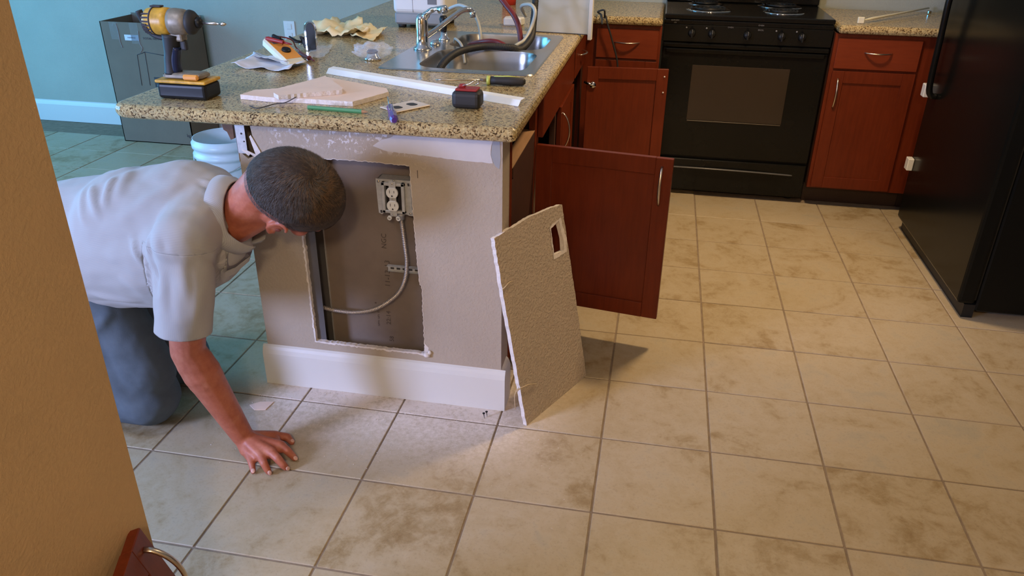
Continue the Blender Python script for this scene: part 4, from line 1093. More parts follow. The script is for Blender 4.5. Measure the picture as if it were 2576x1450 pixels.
# cordless impact driver
dl = thing('cordless_impact_driver', 'yellow and black cordless impact driver standing on its battery', 'power drill', (-1.545, -.165, T))
def rr3(x0, x1, y0, y1, z0, z1, bev, seg=2): return MB().box(x0, x1, y0, y1, z0, z1, bev=bev, seg=seg)
DY = -.165
bat = obj('battery_pack', rr3(-1.620, -1.472, DY - .042, DY + .042, T, .944, .010, 3), 'blackm', dl)
obj('battery_collar', rr3(-1.622, -1.470, DY - .043, DY + .043, .944, .953, .003), 'yellow', bat)
obj('battery_top', MB().box(-1.606, -1.488, DY - .030, DY + .030, .953, .970, bev=.012, seg=3), 'toolgray', bat)
obj('battery_latch', MB().box(-1.535, -1.490, DY - .044, DY - .030, .955, .970, bev=.004), 'orange', bat)
gpz = bez([(-1.585, DY, .965), (-1.583, DY, 1.0), (-1.576, DY, 1.03), (-1.570, DY, 1.07)], 5)
obj('grip', MB().tube(gpz, [.030, .029, .028, .027, .026, .026, .026, .026, .026, .027, .028, .029, .030, .031, .032, .033], 14, flat=.75), 'rubber', dl)
obj('grip_inset', MB().tube([q + Vector((.012, -.006, 0)) for q in gpz[1:12]], .016, 10), mat('grip_blue', (0.01, 0.018, 0.05), 0.25, var=.1), dl)
obj('trigger', MB().box(-1.548, -1.530, DY - .008, DY + .008, 1.028, 1.056, bev=.005, seg=2), 'rubber', dl)
obj('trigger_guard', MB().box(-1.578, -1.533, DY - .015, DY + .015, 1.052, 1.078, bev=.006, seg=2), 'toolgray', dl)
ZB = 1.103
obj('motor_housing', MB().lathe([(.0001, 0), (.024, .001), (.033, .010), (.036, .030), (.037, .060), (.035, .078)], (-1.640, DY, ZB), 24, (1, 0, 0)), 'yellow', dl)
mb = MB()
for k in range(6):
    a = PI * .55 + k * .24
    mb.box(-1.634, -1.620, DY - .002, DY + .002, ZB + .030, ZB + .0365, rot=Matrix.Rotation(a * 1.0, 3, 'X'), piv=(0, DY, ZB))
    mb.box(-1.634, -1.612, DY - .0022, DY + .0022, ZB + .030, ZB + .0355, rot=Matrix.Rotation(k * .30 + .9, 3, 'X'), piv=(0, DY, ZB))
obj('vent_slot', mb, 'ink', dl)
obj('housing_band', MB().lathe([(.0372, 0), (.0378, .002), (.0372, .004)], (-1.612, DY, ZB), 24, (1, 0, 0)), 'ink', dl)
obj('gear_case', MB().lathe([(.035, 0), (.036, .012), (.034, .035), (.029, .052)], (-1.563, DY, ZB), 24, (1, 0, 0)), 'toolgray', dl)
obj('nose_ring', MB().lathe([(.029, 0), (.033, .003), (.031, .012), (.020, .024), (.0001, .026)], (-1.513, DY, ZB), 24, (1, 0, 0)), 'rubber', dl)
obj('chuck', MB().lathe([(.014, 0), (.015, .004), (.0145, .014), (.008, .020), (.0001, .021)], (-1.494, DY, ZB), 18, (1, 0, 0)), 'blackm', dl)
obj('driver_bit', MB().lathe([(.0042, 0), (.0042, .042), (.0030, .044), (.0030, .055), (.0055, .057), (.0050, .066), (.0001, .074)], (-1.476, DY, ZB), 8, (1, 0, -.01)), 'nickel', dl)
obj('belt_hook', MB().tube(bez([(-1.655, DY - .005, ZB + .026), (-1.648, DY, ZB - .004), (-1.630, DY, ZB - .032), (-1.600, DY, ZB - .042), (-1.575, DY, ZB - .038)], 5), .006, 8, flat=1.6), 'rubber', dl)
obj('top_mark', MB().box(-1.618, -1.585, DY - .010, DY + .010, ZB + .0365, ZB + .041, bev=.002), 'ink', dl)

# multimeter on its stand
mm = thing('multimeter', 'yellow multimeter with cream edges propped on its stand over white papers', 'multimeter', (-1.52, .38, T))
a0 = at(690, 100, 'z', .965); a1 = at(745, 152, 'z', .915)
Xm = (a1 - a0).normalized(); Ym = Vector((0, 0, 1)).cross(Xm).normalized(); Zm = Xm.cross(Ym)
Lm = (a1 - a0).length
om = a0
obj('case', MB().frame(om, Xm, Ym, Zm, (-.02, Lm + .01), (-.035, .035), (-.030, .0), bev=.006), 'cream', mm)
obj('faceplate', MB().frame(om, Xm, Ym, Zm, (-.015, Lm - .015), (-.030, .030), (0, .002), bev=.001), 'orange', mm)
obj('display', MB().frame(om, Xm, Ym, Zm, (-.005, .03), (-.02, .02), (.002, .003)), 'gray', mm)
obj('selector_dial', MB().lathe([(.016, 0), (.015, .006), (.0001, .007)], om + Xm * (Lm * .55) + Zm * .002, 16, Zm), 'blackm', mm)
obj('stand', MB().frame(om + Xm * (Lm * .4) - Zm * .03, Vector((Xm.y, -Xm.x, 0)).normalized(), Vector((0, 0, -1)), Xm, (-.02, .02), (0, max(.01, (om + Xm * (Lm * .4) - Zm * .03).z - T)), (0, .004)), 'galv', mm)
obj('input_jacks', MB().frame(om, Xm, Ym, Zm, (Lm + .008, Lm + .018), (-.028, .028), (-.026, -.004), bev=.003), mat('jack_end', (0.30, 0.42, 0.50), 0.25, var=.2), mm)
obj('lead_wire', MB().tube(bez([om + Zm * .01 - Xm * .01, om + Xm * .03 + Ym * .045 + Zm * .012, at(745, 120, 'z', .92), at(762, 135, 'z', .908)], 8), .0025, 6), 'dkred', mm)
def probe(name, u0, v0, u1, v1, m, label, z0=.935, z1=.906):
    a, b = at(u0, v0, 'z', z0), at(u1, v1, 'z', z1); p = thing(name, label, 'test probe', (a.x, a.y, T))
    obj('probe_handle', MB().tube([a, a.lerp(b, .1), a.lerp(b, .62), a.lerp(b, .66)], [.005, .008, .006, .009], 10), m, p)
    obj('probe_tip', MB().tube([a.lerp(b, .66), a.lerp(b, .93), b], [.004, .003, .0008], 8), m, p)
probe('red_test_probe', 668, 96, 735, 112, 'red', 'red test probe resting on top of the multimeter', .975, .955)
probe('black_test_probe', 684, 90, 715, 102, 'blackm', 'black test probe resting on top of the multimeter', .980, .965)
probe('red_test_probe', 752, 133, 792, 154, 'dkred', 'dark red test probe lying on the granite right of the multimeter', .912, .905)
# clamps and chrome finned tool in a bag
tl = thing('wall_anchor_tool', 'dark pliers like clamp lying behind the multimeter', 'pliers', at(745, 112, 'z', T))
obj('jaw', MB().tube([at(728, 92, 'z', .935), at(745, 104, 'z', .92), at(770, 108, 'z', .915)], [.005, .011, .009], 8, flat=.5), 'blackm', tl)
obj('jaw', MB().tube([at(756, 92, 'z', .94), at(765, 100, 'z', .925), at(772, 118, 'z', .91)], [.006, .012, .010], 8, flat=.5), 'rubber', tl)
obj('pivot', MB().lathe([(.0001, 0), (.006, 0), (.005, .004), (.0001, .005)], at(756, 112, 'z', .915), 10), 'chrome', tl)
ut = thing('arched_striker_tool', 'upright arched tool with black face and chrome rim in clear wrap', 'tool', (-1.505, .60, T))
bq = at(785, 128, 'z', T); mb = MB(); arch = [(-.022, 0), (.022, 0), (.022, .075)] + [(.022 * math.cos(a), .075 + .030 * math.sin(a)) for a in [k * PI / 10 for k in range(1, 10)]] + [(-.022, .075)]
obj('chrome_rim', MB().prism(arch, (bq.x, bq.y + .010, T), (1, 0, 0), (0, 0, 1), (0, -1, 0), .016, bev=.002), 'chrome', ut)
obj('black_face', MB().prism([(x_ * .74 + .004, z_ * .95 + .001) for x_, z_ in arch], (bq.x, bq.y - .0055, T), (1, 0, 0), (0, 0, 1), (0, -1, 0), .003), 'rubber', ut)
def crumple(name, pts, m, label, cat, amp=.012, seed=1, grid=16, z=T, thick=.0006, lift=None):
    """sheet spanning four photo-measured corners, softly crumpled"""
    rnd = random.Random(seed); o1 = rnd.random() * 50; vs = []; fs = []
    A_, B_, C_, D_ = [Vector(p) for p in pts]
    for i in range(grid + 1):
        for j in range(grid + 1):
            s, t_ = i / grid, j / grid
            p = A_.lerp(B_, s).lerp(D_.lerp(C_, s), t_)
            nz = noise.fractal(Vector((p.x * 14 + o1, p.y * 14, o1)), 1.0, 2.0, 3)
            h = max(0, nz + .25) * amp * (1.0 + .6 * abs(2 * s - 1))
            if lift: h += lift(s, t_)
            e = noise.noise(Vector((s * 5 + o1, t_ * 5, 3))) * .006
            vs.append((p.x + e, p.y + e * .7, z + .0015 + h)); 
    g_ = grid + 1
    for i in range(grid):
        for j in range(grid): fs.append([i * g_ + j, (i + 1) * g_ + j, (i + 1) * g_ + j + 1, i * g_ + j + 1])
    mb = MB(); mb.add(vs, fs, True)
    o = obj(name, mb, m, recalc=False)
    sd = o.modifiers.new('thick', 'SOLIDIFY'); sd.thickness = thick
    return tag(o, label, cat)
crumple('white_paper', [at(583, 170, 'z', T), at(640, 148, 'z', T), at(775, 163, 'z', T), at(728, 184, 'z', T)], 'paper', 'curled white printed sheet under the multimeter', 'paper', .008, 3, lift=lambda s, t_: .012 * max(0, 1 - 6 * abs(t_ - .05)) + .012 * max(0, 1 - 5 * abs(t_ - .98)))
crumple('white_paper', [at(632, 150, 'z', T + .004), at(640, 143, 'z', T + .004), at(720, 155, 'z', T + .004), at(725, 168, 'z', T + .004)], 'paper', 'thin white slip lying on the curled sheet behind the multimeter', 'paper', .006, 5, z=T + .012)
crumple('yellow_tissue', [at(770, 92, 'z', T), at(800, 58, 'z', T), at(905, 58, 'z', T), at(935, 98, 'z', T)], 'ypaper', 'large crumpled yellow sheet left of the white appliance', 'paper', .030, 11, grid=22)
crumple('yellow_tissue', [at(880, 96, 'z', T), at(905, 70, 'z', T), at(975, 80, 'z', T), at(940, 104, 'z', T)], 'ypaper', 'small creased yellow sheet in front of the larger crumpled one', 'paper', .02, 14, grid=16)
# plastic bag with a chrome fitting
bg = thing('fitting_in_plastic_bag', 'chrome fitting inside a crumpled clear plastic bag left of the sink', 'bag', at(935, 150, 'z', T))
fp = at(938, 150, 'z', T)
obj('chrome_fitting', MB().lathe([(.030, 0), (.030, .006), (.022, .012), (.018, .022), (.012, .026), (.0001, .028)], (fp.x, fp.y, T), 20), 'chrome', bg)
obj('inner_ring', MB().lathe([(.018, .022), (.020, .028), (.014, .034), (.0001, .034)], (fp.x, fp.y, T), 16), mat('blue_black_ring', (0.02, 0.03, 0.07), 0.3, var=.1), bg)
bm = bmesh.new(); bmesh.ops.create_icosphere(bm, subdivisions=4, radius=1)
for v in bm.verts:
    n_ = noise.fractal(v.co * 2.2, 1.0, 2.0, 4); s = 1 + .28 * n_
    v.co = Vector((fp.x + v.co.x * .065 * s, fp.y + v.co.y * .05 * s, T + .002 + max(0, (v.co.z * .5 + .5)) * .055 * s))
mb = MB(); mb.bm(bm); obj('clear_bag', mb, 'clear', bg)
sd_ = crumple('plastic_wrap', [at(770, 150, 'z', T), at(790, 118, 'z', T), at(838, 118, 'z', T), at(815, 150, 'z', T)], 'clear', 'flat piece of clear plastic wrap around the arched tool', 'plastic wrap', .012, 21)
# white angled trim strip
s0, s1 = at(829, 175, 'z', T + .01), at(1312, 256, 'z', T + .01)
Xs = (s1 - s0); Xs.z = 0; Ls = Xs.length; Xs.normalize(); Ys = Vector((-Xs.y, Xs.x, 0))
ts_ = thing('white_trim_strip', 'long white angled plastic trim strip lying diagonally on the granite', 'trim strip', (s0.x, s0.y, T))
pf_ = [(-.018, 0), (-.016, 0), (.0, .026), (.018, .0), (.020, .0), (.0015, .0295), (-.0015, .0295)]
pf_ = [(-.017, .0), (-.0155, 0), (-.003, .013), (.018, .016), (.018, .0175), (-.004, .015)]
obj('strip_body', MB().prism(pf_, (s0.x, s0.y, T), Ys, (0, 0, 1), Xs, Ls), mat('bright_white_vinyl', (0.92, 0.92, 0.92), 0.35, var=.01), ts_)
# drywall scraps
def slab(name, uv, z, th, m, label, seed=0):
    pts = [at(u, v_, 'z', z + th) for u, v_ in uv]; pl = rough_loop([(p.x, p.y) for p in pts], .008, .0012, seed)
    o = thing(name, label, 'wall board scrap', (sum(p.x for p in pts) / len(pts), sum(p.y for p in pts) / len(pts), z))
    bm = bmesh.new(); v0 = [bm.verts.new((a, b, z + th)) for a, b in pl]; bm.faces.new(v0); mb = MB(); mb.bm(bm, smooth=False)
    bm = bmesh.new(); v0 = [bm.verts.new((a, b, z)) for a, b in pl]; bm.faces.new(v0); mb.bm(bm, smooth=False)
    obj('paper_face', mb, m, o, recalc=False)
    k = len(pl); e = MB(); e.add([(a, b, z) for a, b in pl] + [(a, b, z + th) for a, b in pl], [[i, (i + 1) % k, (i + 1) % k + k, i + k] for i in range(k)])
    obj('gypsum_edge', e, 'gyp', o)
    return o
slab('wall_board_scrap', [(604, 238), (640, 226), (700, 222), (815, 192), (972, 222), (978, 231), (887, 256), (760, 248), (690, 246)], T, .013, 'gyppink', 'large pinkish wall board scrap on the granite beside the green pencil', 1)
slab('wall_board_scrap', [(688, 233), (818, 190), (862, 221), (860, 226), (700, 240)], T + .0135, .012, 'gyppink', 'small wedge shaped board scrap lying on top of the larger scrap', 2)
# pencil
p0, p1 = at(775, 270, 'z', T + .005), at(925, 282, 'z', T + .005); dpn = (p1 - p0).normalized()
pc = thing('green_pencil', 'flat green carpenter pencil in front of the board scraps', 'pencil', (p0.x, p0.y, T))
obj('pencil_body', MB().tube([p0, p1 - dpn * .016], .0058, 6, smooth=False), 'green', pc)
obj('pencil_point', MB().tube([p1 - dpn * .016, p1], [.0056, .001], 6, smooth=False), 'rawwood', pc)
tag(obj('thin_wire', MB().tube(bez([at(628, 266, 'z', T + .002), at(650, 272, 'z', T + .002), at(690, 262, 'z', T + .004), at(718, 258, 'z', T + .008), at(745, 244, 'z', T + .022)], 8), .0014, 6), 'ink'), 'thin dark wire curling over the edge of the board scrap', 'wire')
# outlet cover plate
cA, cB, cC, cD = [at(u, v_, 'z', T + .004) for u, v_ in ((958, 268), (1043, 251), (1080, 264), (996, 282))]
Xc = (cB - cA); Wc = Xc.length; Xc.normalize(); Yc = Vector((-Xc.y, Xc.x, 0)); Hc = abs((cD - cA).dot(Yc))
cvp = thing('outlet_cover_plate', 'white duplex outlet cover plate lying flat under the purple screwdriver', 'cover plate', (cA.x, cA.y, T))
mc = (cA + cC) / 2
obj('plate', MB().frame(Vector((mc.x, mc.y, T)), Xc, Yc, (0, 0, 1), (-Wc / 2, Wc / 2), (-Hc / 2, Hc / 2), (0, .004), bev=.0015), mat('ivory_plastic', (0.70, 0.60, 0.50), 0.3, var=.03), cvp)
for s in (-.24, .2):
    pts = []
    for j in range(20):
        a = 2 * PI * j / 20; x_, y_ = .016 * math.cos(a), .016 * math.sin(a); x_ = max(-.0125, min(.0125, x_)); pts.append((x_ + s * Wc, y_))
    obj('outlet_opening', MB().prism(pts, (mc.x, mc.y, T + .0041), Xc, Yc, (0, 0, 1), .0004), mat('opening_shade', (0.03, 0.022, 0.02), 0.5, var=.2), cvp)  # dark patch on the plate, paints the shade in the opening
# screwdrivers
def driver(name, tip, mid, end, mh, label, r=.012, cat='screwdriver', shaft=.0026):
    o = thing(name, label, cat, (mid.x, mid.y, T)); d_ = (end - mid).normalized()
    obj('shaft', MB().tube([tip, tip.lerp(mid, .12), mid + d_ * .004], [.0015, shaft, shaft], 8), 'nickel', o)
    Lh = (end - mid).length
    return o, d_, Lh
tp0, md0, en0 = at(975, 243, 'z', T + .012), at(981, 268, 'z', T + .012), at(992, 303, 'z', T + .010)
o, d_, Lh = driver('purple_screwdriver', tp0, md0, en0, 'purple', 'small screwdriver with translucent purple handle near the counter edge')
obj('handle', MB().tube([md0, md0 + d_ * .006, md0 + d_ * (Lh * .3), md0 + d_ * (Lh * .55), md0 + d_ * (Lh * .62), md0 + d_ * (Lh * .92), en0], [.006, .0095, .0095, .0098, .0112, .0115, .007], 8, smooth=False), 'purple', o)
mb = MB()
for k in range(4): mb.tube([md0 + d_ * (.012) + Vector((.006 * math.cos(k * 1.5), 0, .008)), md0 + d_ * (Lh * .5) + Vector((.006 * math.cos(k * 1.5), 0, .0088))], .0011, 4)
obj('handle_stripe', mb, 'nickel', o)
tp1, md1, en1 = at(1096, 201, 'z', T + .010), at(1226, 202, 'z', T + .013), at(1322, 206, 'z', T + .013)
o, d_, Lh = driver('black_screwdriver', tp1, md1, en1, 'rubber', 'screwdriver with black and lime grip beside the sink rim')
obj('handle', MB().tube([md1 + d_ * .008, md1 + d_ * .03, md1 + d_ * (Lh * .55), md1 + d_ * (Lh * .93), en1], [.0125, .0118, .0135, .0125, .006], 14), 'rubber', o)
obj('lime_collar', MB().tube([md1 - d_ * .001, md1 + d_ * .010], .0138, 14), 'lime', o)
obj('lime_stripe', MB().tube([md1 + d_ * .02 + Vector((0, .002, .0118)), md1 + d_ * (Lh * .55) + Vector((0, .002, .0132)), md1 + d_ * (Lh * .85) + Vector((0, .002, .0118))], [.002, .0035, .001], 6), 'lime', o)
obj('ferrule', MB().tube([md1 - d_ * .022, md1], .0045, 8), mat('brown_ferrule', (0.15, 0.10, 0.06), 0.4, var=.1), o)
# tape measure
tc = at(1178, 272, 'z', T); tx, ty = tc.x - .004, tc.y + .012
tm = thing('tape_measure', 'black and red tape measure standing on the front edge of the counter', 'tape measure', (tx, ty, T))
obj('case', MB().box(tx - .040, tx + .040, ty - .030, ty + .030, T, T + .047, bev=.013, seg=3), 'rubber', tm)
obj('red_panel', MB().box(tx - .031, tx + .031, ty - .022, ty + .022, T + .046, T + .053, bev=.004, seg=2), 'red', tm)
obj('lock_button', MB().box(tx - .024, tx - .006, ty - .008, ty + .010, T + .052, T + .062, bev=.004, seg=2), 'red', tm)
obj('belt_clip', MB().tube(bez([(tx - .012, ty - .006, T + .059), (tx + .006, ty - .008, T + .064), (tx + .026, ty - .004, T + .075), (tx + .031, ty + .004, T + .066), (tx + .022, ty + .006, T + .060)], 6), .0016, 6), 'chrome', tm)

# ------------------------------------------------------------------ debris on the floor
q = [at(u, v_, 'z', .001) for u, v_ in ((628, 1020), (655, 1012), (689, 1012), (668, 1032), (640, 1032))]
tag(obj('board_paper_chip', MB().prism([(p.x, p.y) for p in q], (0, 0, .0006), (1, 0, 0), (0, 1, 0), (0, 0, 1), .002), 'gyppink'), 'flat chip of painted board paper lying on the dusty floor', 'paper scrap')
for k, (u, v_) in enumerate(((1217, 1047), (1224, 1043))):
    p = at(u, v_ + 6, 'z', 0)
    o = thing('drywall_screw', 'black screw standing head up on the floor before the baseboard, %s of two' % ('left' if k == 0 else 'right'), 'screw', (p.x, p.y, 0))
    obj('screw_head', MB().lathe([(.0001, .020), (.0038, .0198), (.0042, .0185), (.0016, .015)], p, 10), 'blackm', o)
    obj('screw_shank', MB().tube([p + Vector((0, 0, .016)), p + Vector((.002, 0, 0.0005))], [.0014, .0006], 6), 'blackm', o)
rr = random.Random(21); mb = MB()
for i in range(2600):
    x_ = rr.gauss(-1.02, .24); y_ = -.245 - abs(rr.gauss(0, .13)) - .004
    if y_ < -1.0 or x_ < -1.5 or x_ > -.3: continue
    s = rr.uniform(.0005, .0014) * (1.9 if rr.random() < .03 else 1)
    a = rr.uniform(0, PI); c_, s_ = math.cos(a) * s, math.sin(a) * s
    mb.add([(x_ - c_, y_ - s_, .0003), (x_ + s_, y_ - c_, .0003), (x_ + c_, y_ + s_, .0003), (x_, y_, .0003 + s)], [(0, 1, 3), (1, 2, 3), (2, 0, 3)])
tag(obj('gypsum_crumbs', mb, 'gyp', recalc=False, origin=(-1.0, -.4, 0)), 'scatter of tiny white gypsum crumbs on the floor tiles under the hole', 'debris', kind='stuff')

# ------------------------------------------------------------------ the kneeling man
def baked(mb, voxel, smooth_it=2, name='tmp'):
    me = bpy.data.meshes.new(name); me.from_pydata([tuple(v) for v in mb.v], [], mb.f)
    bm = bmesh.new(); bm.from_mesh(me); bmesh.ops.recalc_face_normals(bm, faces=bm.faces[:]); bm.to_mesh(me); bm.free()
    o = bpy.data.objects.new(name, me); COL.objects.link(o)
    r_ = o.modifiers.new('r', 'REMESH'); r_.mode = 'VOXEL'; r_.voxel_size = voxel
    if smooth_it:
        s_ = o.modifiers.new('s', 'SMOOTH'); s_.factor = .5; s_.iterations = smooth_it
    bpy.context.view_layer.update()
    out = bpy.data.meshes.new_from_object(o.evaluated_get(bpy.context.evaluated_depsgraph_get()))
    bpy.data.objects.remove(o); bpy.data.meshes.remove(me)
    return out
def to_mb(me):
    mb = MB(); mb.add([v.co.copy() for v in me.vertices], [list(p.vertices) for p in me.polygons], True); bpy.data.meshes.remove(me); return mb
V = Vector
HC = at(742, 487, 'y', -.435)
tocam = (CAM - HC).normalized(); imr = RX.copy(); imu = RY.copy()
Fh = (imr * .60 - imu * .44 - tocam * .67).normalized()
Uh = (imu * .24 + tocam * .74 + imr * .62); Uh = (Uh - Fh * Uh.dot(Fh)).normalized()
HS = 1.08
Rh = Fh.cross(Uh).normalized()      # towards the ear the camera sees
HR = Matrix((Fh, Uh, Rh)).transposed()
def hp_(f_, u_, r_): return HC + (Fh * f_ + Uh * u_ + Rh * r_) * HS
SH = V((-1.365, -.575, .635)); EL = V((-1.388, -.620, .350)); WR = V((-1.297, -.585, .062))
SHL = V((-1.485, -.300, .625)); ELL = V((-1.63, -.20, .42)); WRL = V((-1.70, -.26, .24))
KN = V((-1.635, -.500, .085)); HP = V((-1.83, -.49, .47)); KNL = V((-1.66, -.285, .085)); HPL = V((-1.85, -.30, .47))
AN = V((-2.03, -.50, .065)); ANL = V((-2.05, -.29, .065))
mb = MB()
# skull, jaw, face
mb.ell(hp_(0, .012, 0), (.122, .104, .088), HR)
mb.ell(hp_(-.018, .022, 0), (.104, .095, .086), HR)
mb.ell(hp_(.045, -.055, 0), (.060, .070, .060), HR)
mb.cap(hp_(-.005, -.055, .048), .030, hp_(.075, -.108, .016), .022); mb.cap(hp_(-.005, -.055, -.048), .030, hp_(.075, -.108, -.016), .022)
mb.ell(hp_(.088, -.105, 0), (.022, .018, .024), HR)
mb.cap(hp_(.102, -.012, 0), .010, hp_(.124, -.050, 0), .014)
mb.ell(hp_(.112, -.052, .012), (.012, .009, .009), HR); mb.ell(hp_(.112, -.052, -.012), (.012, .009, .009), HR)
mb.cap(hp_(.090, .004, .042), .012, hp_(.100, .008, .012), .012); mb.cap(hp_(.090, .004, -.042), .012, hp_(.100, .008, -.012), .012)
mb.cap(hp_(.096, -.080, .022), .009, hp_(.102, -.080, -.022), .009); mb.cap(hp_(.094, -.090, .018), .009, hp_(.099, -.090, -.018), .009)
mb.ell(hp_(.078, -.045, .045), (.024, .026, .020), HR); mb.ell(hp_(.078, -.045, -.045), (.024, .026, .020), HR)
# ears
for sd in (1, -1):
    for k in range(9):
        a = -1.9 + k * .46
        c0 = hp_(.012 - .019 * math.cos(a) * .8, -.038 + .030 * math.sin(a), sd * (.080 + .010 * math.cos(a) * -.6 + .006))
        a2 = a + .46; c1 = hp_(.012 - .019 * math.cos(a2) * .8, -.038 + .030 * math.sin(a2), sd * (.080 + .010 * math.cos(a2) * -.6 + .006))
        mb.cap(c0, .0055, c1, .0055, 8)
    mb.ell(hp_(.014, -.044, sd * .079), (.016, .022, .006), HR, 12); mb.ell(hp_(.022, -.066, sd * .082), (.009, .010, .007), HR, 12)
# neck, trunk, arms and legs
NB = V((-1.375, -.405, .675))
NK = at(596, 548, 'y', -.425)
mb.cap(hp_(-.045, -.045, .0), .064, NK, .062); mb.cap(NK, .062, NB, .075)
mb.cap(hp_(.0, -.065, .02), .045, NK + V((0, -.01, -.01)), .055)
CH = V((-1.50, -.40, .60)); PV = V((-1.90, -.395, .50))
mb.ell(CH, (.13, .14, .12)); mb.cap(V((-1.48, -.42, .60)), .12, PV, .11)
mb.cap(SH, .060, V((-1.42, -.42, .66)), .07); mb.cap(SHL, .060, V((-1.42, -.42, .66)), .07)
def limb(a, ra, b, rb, c, rc): mb.cap(a, ra, b, rb); mb.cap(b, rb, c, rc)
limb(SH, .056, EL, .044, EL.lerp(WR, .25), .050); mb.cap(EL.lerp(WR, .12), .048, EL.lerp(WR, .32), .048); mb.cap(EL.lerp(WR, .3), .047, WR, .0300)
limb(SHL, .056, ELL, .043, ELL.lerp(WRL, .3), .046); mb.cap(ELL.lerp(WRL, .3), .044, WRL, .03)
limb(HP, .088, KN, .060, KN, .06); mb.cap(KN, .055, AN, .040); limb(HPL, .088, KNL, .060, KNL, .06); mb.cap(KNL, .055, ANL, .040)
mb.cap(AN, .035, AN + V((-.13, .0, -.025)), .03); mb.cap(ANL, .035, ANL + V((-.13, 0, -.025)), .03)
# right hand planted on the tiles
def fp_(u, v_, z): return at(u, v_, 'z', z)
kn = [fp_(706, 1122, .040), fp_(682, 1138, .042), fp_(655, 1146, .038), fp_(624, 1140, .030)]
mids = [fp_(722, 1134, .032), fp_(698, 1154, .036), fp_(664, 1166, .032), fp_(632, 1163, .024)]
d2_ = [fp_(733, 1145, .018), fp_(712, 1170, .020), fp_(671, 1180, .018), fp_(635, 1177, .014)]
tips = [fp_(741, 1153, .0085), fp_(719, 1177, .0085), fp_(676, 1188, .0085), fp_(637, 1187, .008)]
frad = [.0118, .0120, .0112, .0100]
PC = WR.lerp(kn[1], .5)
for i in range(4):
    cst = WR + (kn[i] - WR) * .28 + V((0, 0, -.004))
    mb.cap(WR + (kn[i] - WR) * .05, .024, cst, .019); mb.cap(cst, .019, kn[i], frad[i] + .0035)
    mb.cap(cst + V((0, 0, -.012)), .016, kn[i] + V((0, 0, -.012)), .012)
    r0 = frad[i]; mb.cap(kn[i], r0 + .002, mids[i], r0, 12); mb.cap(mids[i], r0 + .0003, d2_[i], r0 * .9, 12); mb.cap(d2_[i], r0 * .92, tips[i], r0 * .80, 12)
for i in range(3): mb.cap(kn[i] + V((0, 0, -.006)), .011, kn[i + 1] + V((0, 0, -.006)), .011)
mb.cap(WR, .027, WR.lerp(kn[3], .7) + V((-.004, 0, -.010)), .017)
th0 = WR + V((.03, .012, -.015)); th1 = fp_(692, 1098, .026); th2 = fp_(722, 1100, .020); th3 = fp_(734, 1113, .0095)
mb.cap(WR + V((.01, .005, -.01)), .022, th1, .0165); mb.cap(th1, .015, th2, .0120, 12); mb.cap(th2, .0120, th3, .0095, 12)
mb.cap(th1, .014, kn[0] + V((-.01, .004, -.012)), .012)
# left hand on the left thigh
hd = [(-.06 + .0, .03), (-.075, .01), (-.075, -.012), (-.06, -.032)]
for k, (a, b) in enumerate(hd):
    k0 = WRL + V((-.02, b * .8, -.035)); k1 = WRL + V((-.03, b * 1.1, -.085)); mb.cap(WRL, .022, k0, .013); mb.cap(k0, .011, k1, .009, 10); mb.cap(k1, .009, k1 + V((.010, 0, -.022)), .008, 10)
mb.cap(WRL, .02, WRL + V((.025, -.02, -.05)), .011)
bm_ = to_mb(baked(mb, .0042, 3))
body = obj('person', bm_, 'skin', None, origin=(-1.65, -.45, 0), recalc=False)
tag(body, 'man kneeling on all fours in pale shirt and jeans peering into the wall hole', 'person')
# nails
mb = MB()
for i in range(4):
    d_ = (tips[i] - d2_[i]).normalized(); X_ = d_; tc_ = (CAM - tips[i]).normalized() + V((0, 0, .5)); Z2 = tc_ - X_ * tc_.dot(X_); Z2.normalize(); c0 = tips[i] + Z2 * (frad[i] * .78) + d_ * .001; Y2 = Z2.cross(X_)
    mb.ell(c0, (.0072, .0058, .0022), Matrix((X_, Y2, Z2)).transposed(), 10)
d_ = (th3 - th2).normalized(); Z2 = V((0, 0, 1)) - d_ * d_.z; Z2.normalize()
mb.ell(th3 + Z2 * .0085, (.0066, .0052, .0014), Matrix((d_, Z2.cross(d_), Z2)).transposed(), 10)
obj('finger_nails', mb, 'nail', body)
# face details
mb = MB()
for sd in (1, -1): mb.ell(hp_(.094, -.012, sd * .030), (.011, .011, .011), HR, 12)
ey = obj('eyes', mb, 'whitep', body)
mb = MB()
for sd in (1, -1): mb.ell(hp_(.1035, -.013, sd * .030), (.003, .0055, .0055), HR, 10)
obj('irises', mb, mat('blue_grey_iris', (0.06, 0.09, 0.12), 0.2, var=.1), ey)
mb = MB()
for sd in (1, -1): mb.cap(hp_(.099, .004, sd * .046), .0025, hp_(.109, .008, sd * .016), .003, 8)
obj('eyebrows', mb, 'hair', body)
obj('lips', MB().cap(hp_(.104, -.0815, .020), .0045, hp_(.108, -.0815, 0), .006, 8).cap(hp_(.108, -.0815, 0), .006, hp_(.104, -.0815, -.020), .0045, 8), mat('lip_skin', (0.38, 0.10, 0.08), 0.4, var=.05), body)
obj('ear_hollow_shade', MB().ell(hp_(.016, -.038, .0865), (.006, .009, .002), HR, 10), mat('ear_shadow_skin', (0.16, 0.035, 0.02), 0.6, var=.1), body)  # dark patch, shade of the ear hollow put into the skin colour

